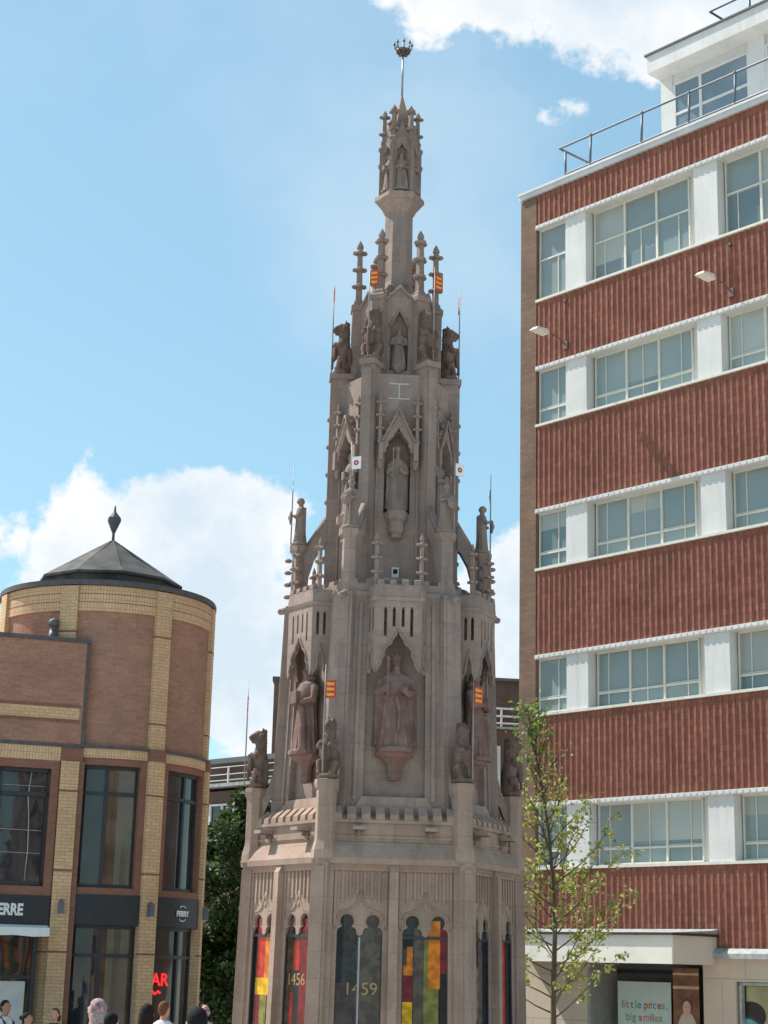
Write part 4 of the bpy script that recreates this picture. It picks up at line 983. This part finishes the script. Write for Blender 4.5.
# block seen between the cross and the office block
da = W(503, 720, 58); DG = gz(0, 58); DM = frame(da.x, da.y, 0, radians(10))
db = thing('brick_block', (da.x, da.y, DG), 'far brown brick block with white terrace railing right of the cross', 'building')
zt_ = W(503, 681, 60).z; zl = W(503, 727, 58).z
o = MB(); o.box(-3, 3.5, 0, 8, DG-.3, zl-.08, DM); o.box(-3, 3.5, 2.0, 8, zl-.2, zt_, DM); o.build('wall', M['block_brick'], db)
o = MB(); o.box(-3.1, 3.6, -.1, 2, zl-.08, zl, DM); o.box(-3.1, 3.6, 1.9, 8.1, zt_, zt_+.1, DM, 1); o.build('roof', [M['lead_pale'], M['block_roof']], db)
o = MB()
for z in (.12, .36, .62): o.tube([(-3, 0, zl+z), (3.5, 0, zl+z)], .032, 6, DM)
ro = o.build('railing', M['white'], db)
for i in range(7):
    o = MB(); o.box(-2.9+i*.95-.025, -2.9+i*.95+.025, -.03, .03, zl, zl+.65, DM); o.build('post', M['white'], ro)
o = MB(); o.box(.05, .35, 3, 3.3, zt_+.1, zt_+.75, DM); o.build('vent', M['rail'], db)
for t in (-2.4, -.55, 1.6):
    o = MB(); o.box(t-.4, t+.4, -.02, .04, zl-2.4, zl-.7, DM); o.box(t-.05, t+.05, -.05, -.015, zl-2.4, zl-.7, DM, 1)
    for q in (-.4, .4): o.box(t+q-.06, t+q+.06, -.05, -.015, zl-2.45, zl-.65, DM, 1)
    o.box(t-.4, t+.4, -.045, -.015, zl-.72, zl-.65, DM, 1); o.box(t-.4, t+.4, -.055, -.015, zl-2.48, zl-2.38, DM, 1); o.build('window', [M['glass_dark'], M['white']], db)

# ------------------------------------------------------------------ trees
def leaf(m, p, sz, rnd, mi=0):
    d = Vector((rnd.gauss(0, 1), rnd.gauss(0, 1), rnd.gauss(0, .7)-.2)).normalized(); u = d.cross(Vector((rnd.gauss(0, 1), rnd.gauss(0, 1), rnd.gauss(0, 1)))).normalized()
    n = d.cross(u)*sz*.12
    l = sz*(.7+.6*rnd.random()); w = l*.36
    m.add([p, p+d*l*.45+u*w-n, p+d*l, p+d*l*.45-u*w-n], [(0, 1, 2, 3)], None, mi)
def young_tree():
    rnd = random.Random(11)
    b0 = W(551.5, 1010, 30); x0, y0 = b0.x+.03, 30.0; z0 = gz(x0, y0)
    t = thing('young_tree', (x0, y0, z0), 'slim young street tree with thin pale green leaves right of the cross', 'tree')
    tr_ = MB(); lf_ = MB()
    path = [(x0, y0, z0-.1), (x0+.01, y0, z0+1.0), (x0, y0, 1.6), (x0+.03, y0+.02, 2.6), (x0+.0, y0, 3.4), (x0-.08, y0+.03, 4.3), (x0-.22, y0, 5.2), (x0-.38, y0, 6.0), (x0-.45, y0, 6.55)]
    tr_.tube(path, [.058, .052, .047, .042, .036, .028, .020, .012, .004], 8)
    P = [Vector(p) for p in path]
    def along(z):
        for a, b2 in zip(P, P[1:]):
            if a.z <= z <= b2.z: return a.lerp(b2, (z-a.z)/(b2.z-a.z))
        return P[-1]
    ends = []
    nb = 60
    for i in range(nb):
        zz = 1.15+(6.2-1.15)*((i+.5)/nb); s = along(zz)
        az = i*2.4+rnd.random()*.6; k = (zz-1.15)/5
        L = (1.75-.35*k if k < .5 else 2.1*(1-k)+.30)*(.6+.5*rnd.random())
        el = radians(12+36*k+rnd.random()*18)
        d = Vector((cos(az)*cos(el), sin(az)*cos(el), sin(el))); pts = [s]; cur = s.copy(); nseg = 5
        for j in range(nseg):
            d = (d+Vector((rnd.gauss(0, .12), rnd.gauss(0, .12), .10+rnd.gauss(0, .08)))).normalized(); cur = cur+d*L/nseg; pts.append(cur.copy())
        tr_.tube(pts, [.013*(1-j/nseg)+.003 for j in range(nseg+1)], 5)
        for j in range(2, nseg+1):
            for q in range(2):
                dd = (d+Vector((rnd.gauss(0, .8), rnd.gauss(0, .8), rnd.gauss(.1, .5)))).normalized(); e = pts[j]+dd*(.10+.22*rnd.random())
                tr_.tube([pts[j], pts[j].lerp(e, .5)+Vector((0, 0, .02)), e], [.005, .004, .002], 4)
                nl = int((4+12*rnd.random()**1.6)*(1.35 if zz < 3.6 else .6 if zz < 4.6 else .3))
                for _ in range(nl):
                    p = pts[j].lerp(e, .3+.7*rnd.random())+Vector((rnd.gauss(0, .05), rnd.gauss(0, .05), rnd.gauss(0, .05)))
                    leaf(lf_, p, .080, rnd, 1 if (zz > 5.2 and rnd.random() < .6) or rnd.random() < .10 else 0)
    for _ in range(110):                                       # leafy top
        s = along(5.6+.95*rnd.random()); p = s+Vector((rnd.gauss(0, .16), rnd.gauss(0, .16), rnd.gauss(0, .1))); leaf(lf_, p, .10, rnd, 1)
    tr_.build('trunk', M['bark'], t); lf_.build('crown', [M['leaf_light'], M['leaf_fresh']], t, recalc=False)
young_tree()
def dark_tree(px, Y, R, ztop, label, seed):
    rnd = random.Random(seed); b0 = W(px, 1000, Y); x0, y0 = b0.x, Y; z0 = gz(x0, y0)
    t = thing('broadleaf_tree', (x0, y0, z0), label, 'tree')
    tr_ = MB(); lf_ = MB(); tr_.tube([(x0, y0, z0-.1), (x0+.05, y0, z0+1.5), (x0, y0, z0+3.2), (x0, y0, ztop-.8)], [.22, .17, .12, .03], 10)
    cl = []
    zc = (z0+.3+ztop)/2; hz = (ztop-z0-.3)/2
    for i in range(92):
        while True:
            v = Vector((rnd.uniform(-1, 1), rnd.uniform(-1, 1), rnd.uniform(-1, 1)))
            if .3 < sqrt(v.x*v.x+v.y*v.y) < 1 and (v.z < .2 or v.length < 1.05): break
        sh_ = 1-.35*max(0, v.z)**2
        c = Vector((x0+v.x*R*sh_, y0+v.y*R*sh_, zc+v.z*hz)); cl.append(c)
        s = Vector((x0, y0, min(max(z0+1.5, c.z-.9), ztop-1))); tr_.tube([s, s.lerp(c, .5)+Vector((0, 0, .1)), c], [.05, .03, .01], 5)
        rr = .34+.3*rnd.random()
        for _ in range(int(360*rr/.5)):
            d = Vector((rnd.gauss(0, 1), rnd.gauss(0, 1), rnd.gauss(0, .8))).normalized()*rr*rnd.random()**.4
            leaf(lf_, c+d, .17, rnd, 0 if rnd.random() < .8 else 1)
    tr_.build('trunk', M['bark'], t); lf_.build('crown', [M['leaf_dark'], leaf2], t, recalc=False)
leaf2 = leafmat('mid_green_leaf', (.04, .08, .015), (.09, .14, .03))
dark_tree(231, 50, 1.9, W(228, 788, 50).z, 'dense dark green tree between the round tower and the cross', 3)

# ------------------------------------------------------------------ people
SK = {'pale': plain('pale_skin', (.50, .30, .22), .6, var=.06), 'tan': plain('tan_skin', (.34, .19, .12), .6, var=.06)}
def cloth(c): return plain('cloth', c, .85, var=.15, scale=9, spec=.15)
def person(x, y, h, face, skin, hairc, hair, topc, legc, label, bag=None, arm=0.0, scarf=None, glasses=False):
    z0 = gz(x, y); t = thing('person', (x, y, z0), label, 'person')
    t.rotation_euler = (0, 0, face); s = h/1.75
    sk = SK[skin]
    def fin(m, name, mt, vox, par=t, it=2):
        m.v = [v*s for v in m.v]; return m.build(name, mt, par, raw=True, remesh=vox, smooth_it=it)
    b_ = MB()                                                   # local: faces -y
    b_.ell((0, -.01, 1.635), (.076, .095, .115), 16, 12); b_.ell((0, -.045, 1.575), (.052, .055, .06), 12, 8)
    b_.ell((0, -.112, 1.625), (.015, .022, .022)); b_.ell((0, -.095, 1.578), (.025, .012, .010))
    for q in (-1, 1): b_.ell((q*.078, .005, 1.63), (.014, .024, .034)); b_.ell((q*.032, -.096, 1.672), (.022, .012, .008)); b_.ell((q*.032, -.098, 1.648), (.012, .008, .008))
    b_.tube([(0, .01, 1.42), (0, .005, 1.50), (0, -.005, 1.58)], [.075, .056, .055], 14)
    rings = [[(a*cos(u), b2*sin(u)+yo, z) for u in [2*pi*i/20 for i in range(20)]] for z, a, b2, yo in ((.86, .155, .11, 0), (1.0, .14, .10, 0), (1.12, .135, .095, 0), (1.28, .165, .11, -.005), (1.40, .175, .095, 0), (1.45, .11, .075, .005), (1.48, .06, .06, .005))]
    b_.loft(rings)
    st_ = .10
    for q in (-1, 1):
        b_.tube([(q*.085, 0, .92), (q*.09, q*st_*.4-.02, .50), (q*.09, q*st_+.02, .09)], [.088, .056, .042], 12)
        b_.tube([(q*.09, q*st_+.04, .05), (q*.09, q*st_-.05, .04), (q*.10, q*st_-.16, .03)], [.045, .042, .032], 10)
        el = (q*.245, -.02-arm*.06, 1.13+arm*.02); wr_ = (q*(.25-.10*arm), -.06-arm*.22, .90+arm*.30)
        b_.tube([(q*.165, 0, 1.41), (q*.21, .0, 1.30), el, wr_], [.052, .047, .038, .027], 10)
        w_ = Vector(wr_); dn = Vector((0, -.02-arm*.05, -.09)) if arm < .5 else Vector((-q*.02, -.09, .03))
        b_.tube([w_, w_+dn*.5, w_+dn], [.026, .038, .036], 8)
        for i in range(4): f0 = w_+dn+Vector(((i-1.5)*.0, (i-1.5)*.019, 0)) ; b_.tube([f0, f0+dn*.5, f0+dn*(.85-.1*abs(i-1.3))+Vector((-q*.012, 0, 0))], [.009, .0085, .007], 6)
        b_.tube([w_+dn*.3, w_+dn*.6+Vector((-q*.02, -.03, 0)), w_+dn*.95+Vector((-q*.025, -.035, 0))], [.012, .011, .008], 6)
    fin(b_, 'body', sk, .0125)
    tp = MB()
    tp.loft([[(a*1.1*cos(u), b2*1.16*sin(u)+yo, z) for u in [2*pi*i/24 for i in range(24)]] for z, a, b2, yo in ((.84, .165, .12, 0), (1.0, .155, .112, 0), (1.12, .15, .105, 0), (1.28, .17, .115, -.005), (1.39, .185, .10, 0), (1.445, .13, .082, .005), (1.475, .075, .068, .005))])
    for q in (-1, 1):
        tp.tube([(q*.145, 0, 1.405), (q*.205, .0, 1.30), (q*.24, -.018-arm*.05, 1.16)], [.064, .062, .054], 12)
        if topc[1]: tp.tube([(q*.24, -.018-arm*.05, 1.16), (q*.245, -.03-arm*.1, 1.08+arm*.03), (q*(.25-.08*arm), -.055-arm*.18, .94+arm*.25)], [.054, .046, .038], 12)
    fin(tp, 'shirt', cloth(topc[0]), .0125)
    lg = MB()
    lg.loft([[(a*cos(u), b2*sin(u), z) for u in [2*pi*i/20 for i in range(20)]] for z, a, b2 in ((.80, .165, .12), (.92, .162, .118), (.99, .15, .108))])
    for q in (-1, 1): lg.tube([(q*.085, 0, .92), (q*.09, q*st_*.4-.02, .50), (q*.09, q*st_+.02, .10)], [.10, .072, .062], 12)
    fin(lg, 'trousers', cloth(legc), .014)
    hr = MB()
    if hair != 'bald':
        hr.ell((0, .012, 1.665), (.088, .104, .105), 16, 10); 
        if hair == 'short': hr.ell((0, .05, 1.62), (.074, .062, .085), 14, 8)
        if hair in ('long', 'bob'):
            zl = 1.30 if hair == 'long' else 1.5
            hr.loft([[(a*cos(u), b2*sin(u)+yo, z) for u in [2*pi*i/18 for i in range(18)]] for z, a, b2, yo in ((zl, .075, .03, .10), (zl+.12, .10, .05, .085), (1.56, .095, .075, .055), (1.66, .09, .09, .03))])
        if hair == 'bun': hr.ell((0, .13, 1.66), (.05, .05, .05)); hr.ell((0, .05, 1.63), (.078, .06, .09), 14, 8)
        hm = hr
        # hollow the face: keep the hair behind the brow line
        hm.v = [Vector((v.x, max(v.y, -.075 if v.z > 1.70 else (-.02 if v.z > 1.64 else .0)), v.z)) for v in hm.v]
        fin(hm, 'hair', cloth(hairc), .011)
    else:
        hr.ell((0, .045, 1.60), (.078, .06, .05), 14, 8); fin(hr, 'hair', cloth(hairc), .011)
    if scarf:
        sf_ = MB(); sf_.ell((0, .02, 1.665), (.105, .12, .122), 18, 12); sf_.loft([[(a*cos(u), b2*sin(u)+.03, z) for u in [2*pi*i/18 for i in range(18)]] for z, a, b2 in ((1.42, .15, .11), (1.50, .115, .095), (1.6, .105, .09))])
        sf_.v = [Vector((v.x, max(v.y, -.06 if v.z > 1.72 else -.03), v.z)) for v in sf_.v]; fin(sf_, 'headscarf', scarf, .011)
    if glasses:
        gg = MB()
        for q in (-1, 1): gg.ell((q*.035, -.108, 1.652), (.028, .012, .020)); gg.tube([(q*.06, -.10, 1.655), (q*.082, 0, 1.655)], .006, 6)
        gg.tube([(-.02, -.115, 1.658), (.02, -.115, 1.658)], .006, 6); gg.v = [v*s for v in gg.v]; gg.build('sunglasses', M['frame_dark'], t, raw=True)
    if bag == 'backpack':
        bk = MB(); bk.loft([[(a*cos(u), .16+b2*sin(u), z) for u in [2*pi*i/18 for i in range(18)]] for z, a, b2 in ((1.0, .13, .06), (1.05, .155, .09), (1.25, .15, .085), (1.38, .11, .05))])
        for q in (-1, 1): bk.tube([(q*.10, .12, 1.38), (q*.115, .0, 1.46), (q*.12, -.12, 1.36), (q*.14, -.12, 1.2), (q*.15, .08, 1.05)], .022, 8)
        bk.v = [v*s for v in bk.v]; bk.build('backpack', cloth((.03, .06, .16)), t, raw=True)
    return t
patt = plain('pink_patterned_scarf', (.36, .22, .215), .85, var=.6, scale=22)
def at_head(px, ptop, Y, h):                                    # stand a person of height h so the head shows at px
    return W(px, ptop, Y).x, Y
PPL = [
 (5, 34.0, 1.80, radians(60), 'tan', (.02, .015, .012), 'short', ((.62, .62, .62), 0), (.03, .035, .05), 'man with short dark hair, pale shirt and blue backpack at left edge', 'backpack', .9),
 (27.5, 33.0, 1.58, radians(75), 'tan', (.018, .014, .012), 'bun', ((.30, .12, .06), 0), (.04, .04, .05), 'dark-haired woman in rust top with hair tied back, beside the backpack man', None, .2),
 (55, 34.5, 1.68, radians(-20), 'pale', (.13, .065, .03), 'bob', ((.03, .032, .04), 1), (.03, .03, .04), 'brown-haired person in dark jacket in front of the wing pilaster', None, .3),
 (96, 21.0, 1.71, radians(-120), 'pale', (.3, .28, .26), 'bob', ((.60, .66, .66), 1), (.10, .10, .12), 'person in pink patterned headscarf and pale top before the tower door', None, .2),
 (112, 19.0, 1.57, radians(160), 'pale', (.012, .012, .014), 'short', ((.05, .07, .06), 1), (.03, .03, .04), 'person with short black hair just right of the pink headscarf', None, .2),
 (147, 20.5, 1.68, radians(175), 'pale', (.025, .015, .012), 'long', ((.05, .09, .28), 1), (.03, .03, .05), 'woman with long dark brown hair and blue top seen from behind', None, .2),
 (164, 29.0, 1.80, radians(150), 'pale', (.15, .07, .03), 'short', ((.75, .75, .76), 0), (.05, .06, .10), 'man with short brown hair in white t-shirt below the neon sign', None, .3),
 (197, 13.0, 1.60, radians(200), 'pale', (.014, .014, .015), 'short', ((.05, .055, .06), 1), (.03, .03, .04), 'nearest person with glossy black hair seen from behind left of the cross', None, .1),
 (205, 32.0, 1.80, radians(-15), 'pale', (.22, .16, .12), 'bald', ((.45, .45, .47), 1), (.05, .05, .06), 'bald man in sunglasses and grey top behind the black-haired head', None, .3),
]
for i, (px, Y, h, fc, skn, hc, hair, top, leg, lab, bag, arm) in enumerate(PPL):
    x = W(px, 1015, Y).x
    person(x, Y, h, fc, skn, hc, hair, top, leg, lab, bag, arm, patt if i == 3 else None, i == 8)

# ------------------------------------------------------------------ sky, sun
SUN_EL = radians(50); sun_h = Vector((-.86, .50, 0)).normalized()
to_sun = Vector((sun_h.x*cos(SUN_EL), sun_h.y*cos(SUN_EL), sin(SUN_EL)))
ld = bpy.data.lights.new('sun', 'SUN'); ld.energy = 3.6; ld.angle = radians(.53); ld.color = (1, .95, .88)
lo = bpy.data.objects.new('sun', ld); COL.objects.link(lo); lo.rotation_euler = to_sun.to_track_quat('Z', 'Y').to_euler()
wd = bpy.data.worlds.new('World'); sc.world = wd; wd.use_nodes = True; nt = wd.node_tree
for n in list(nt.nodes): nt.nodes.remove(n)
out = N(nt, 'ShaderNodeOutputWorld')
sky = N(nt, 'ShaderNodeTexSky'); sky.sky_type = 'NISHITA'; sky.sun_disc = False; sky.sun_elevation = SUN_EL
sky.sun_rotation = atan2(to_sun.x, to_sun.y); sky.air_density = 1.0; sky.dust_density = .6; sky.ozone_density = 1.2; sky.altitude = 100
tc = N(nt, 'ShaderNodeTexCoord'); v = tc.outputs['Generated']
sep = N(nt, 'ShaderNodeSeparateXYZ'); nt.links.new(v, sep.inputs[0])
def math_(op, a, b=None, c=None):
    n = N(nt, 'ShaderNodeMath', operation=op)
    for i, q in enumerate((a, b, c)):
        if q is None: continue
        if isinstance(q, (int, float)): n.inputs[i].default_value = q
        else: nt.links.new(q, n.inputs[i])
    return n.outputs[0]
# cumulus banks, each an ellipse of directions (azimuth, elevation) broken up by noise
az = math_('ARCTAN2', sep.outputs[0], sep.outputs[1]); el = math_('ARCSINE', sep.outputs[2])
def dirpx(px, py):
    d = (CAMR @ Vector(((px-384)/FPX, -(py-512)/FPX, -1))).normalized(); return atan2(d.x, d.y), math.asin(d.z)
banks = [(88, 555, 72, 88, 1.1), (215, 558, 105, 88, 1.1), (150, 540, 100, 60, .9), (280, 640, 120, 110, 1.0), (40, 690, 120, 70, .75), (10, 560, 55, 60, .65), (520, 640, 70, 95, 1.0), (560, 700, 160, 100, .9), (640, 5, 190, 75, 1.0), (500, -15, 110, 55, .8), (725, 15, 120, 75, .85), (548, 108, 34, 26, .22), (560, -220, 420, 140, .9), (-300, 600, 260, 120, .9), (1050, 500, 260, 200, .9)]
acc = None
for px, py, rx, ry, w in banks:
    a0, e0 = dirpx(px, py); rx /= FPX; ry /= FPX
    dx = math_('DIVIDE', math_('SUBTRACT', az, a0), rx); dy = math_('DIVIDE', math_('SUBTRACT', el, e0), ry)
    d2 = math_('ADD', math_('MULTIPLY', dx, dx), math_('MULTIPLY', dy, dy))
    g_ = math_('MULTIPLY', math_('SUBTRACT', 1.25, d2), w); g_ = math_('MAXIMUM', g_, -1.0)
    acc = g_ if acc is None else math_('MAXIMUM', acc, g_)
n1 = tex_noise(nt, v, 9, 8, rough=.58); n2 = tex_noise(nt, v, 30, 6, rough=.6); n3 = tex_noise(nt, v, 3.5, 5)
den = math_('ADD', acc, math_('ADD', math_('MULTIPLY', math_('SUBTRACT', n1, .5), 4.2), math_('MULTIPLY', math_('SUBTRACT', n2, .5), 2.4)))
mask = N(nt, 'ShaderNodeMapRange', interpolation_type='SMOOTHSTEP'); mask.inputs[1].default_value = -.05; mask.inputs[2].default_value = .42
nt.links.new(den, mask.inputs[0])
thin = N(nt, 'ShaderNodeMapRange', interpolation_type='SMOOTHSTEP'); thin.inputs[1].default_value = .48; thin.inputs[2].default_value = .75; thin.inputs[4].default_value = .25
nt.links.new(n3, thin.inputs[0])
mk = math_('MAXIMUM', math_('MULTIPLY', mask.outputs[0], .94), thin.outputs[0])
SKY_S, CL_S = .105, .52
skt = mix(nt, .55, mix(nt, 1, sky.outputs[0], (.90, 1.06, .90), 'MULTIPLY'), (1.62, 2.80, 3.80))
bg1 = N(nt, 'ShaderNodeBackground', Strength=SKY_S); nt.links.new(skt, bg1.inputs[0])
bg2 = N(nt, 'ShaderNodeBackground', Strength=CL_S)
n4 = tex_noise(nt, v, 14, 6, rough=.62); shd = math_('ADD', math_('MULTIPLY', n4, 2.2), math_('MULTIPLY', den, -.28))
nt.links.new(mix(nt, ramp(nt, shd, .45, 1.15), (.70, .81, .90), (1, 1, 1)), bg2.inputs[0])
mx = N(nt, 'ShaderNodeMixShader'); nt.links.new(mk, mx.inputs[0]); nt.links.new(bg1.outputs[0], mx.inputs[1]); nt.links.new(bg2.outputs[0], mx.inputs[2])
nt.links.new(mx.outputs[0], out.inputs[0])
sc.view_settings.view_transform = 'Standard'; sc.view_settings.look = 'None'; sc.view_settings.exposure = 1.0; sc.view_settings.gamma = 1
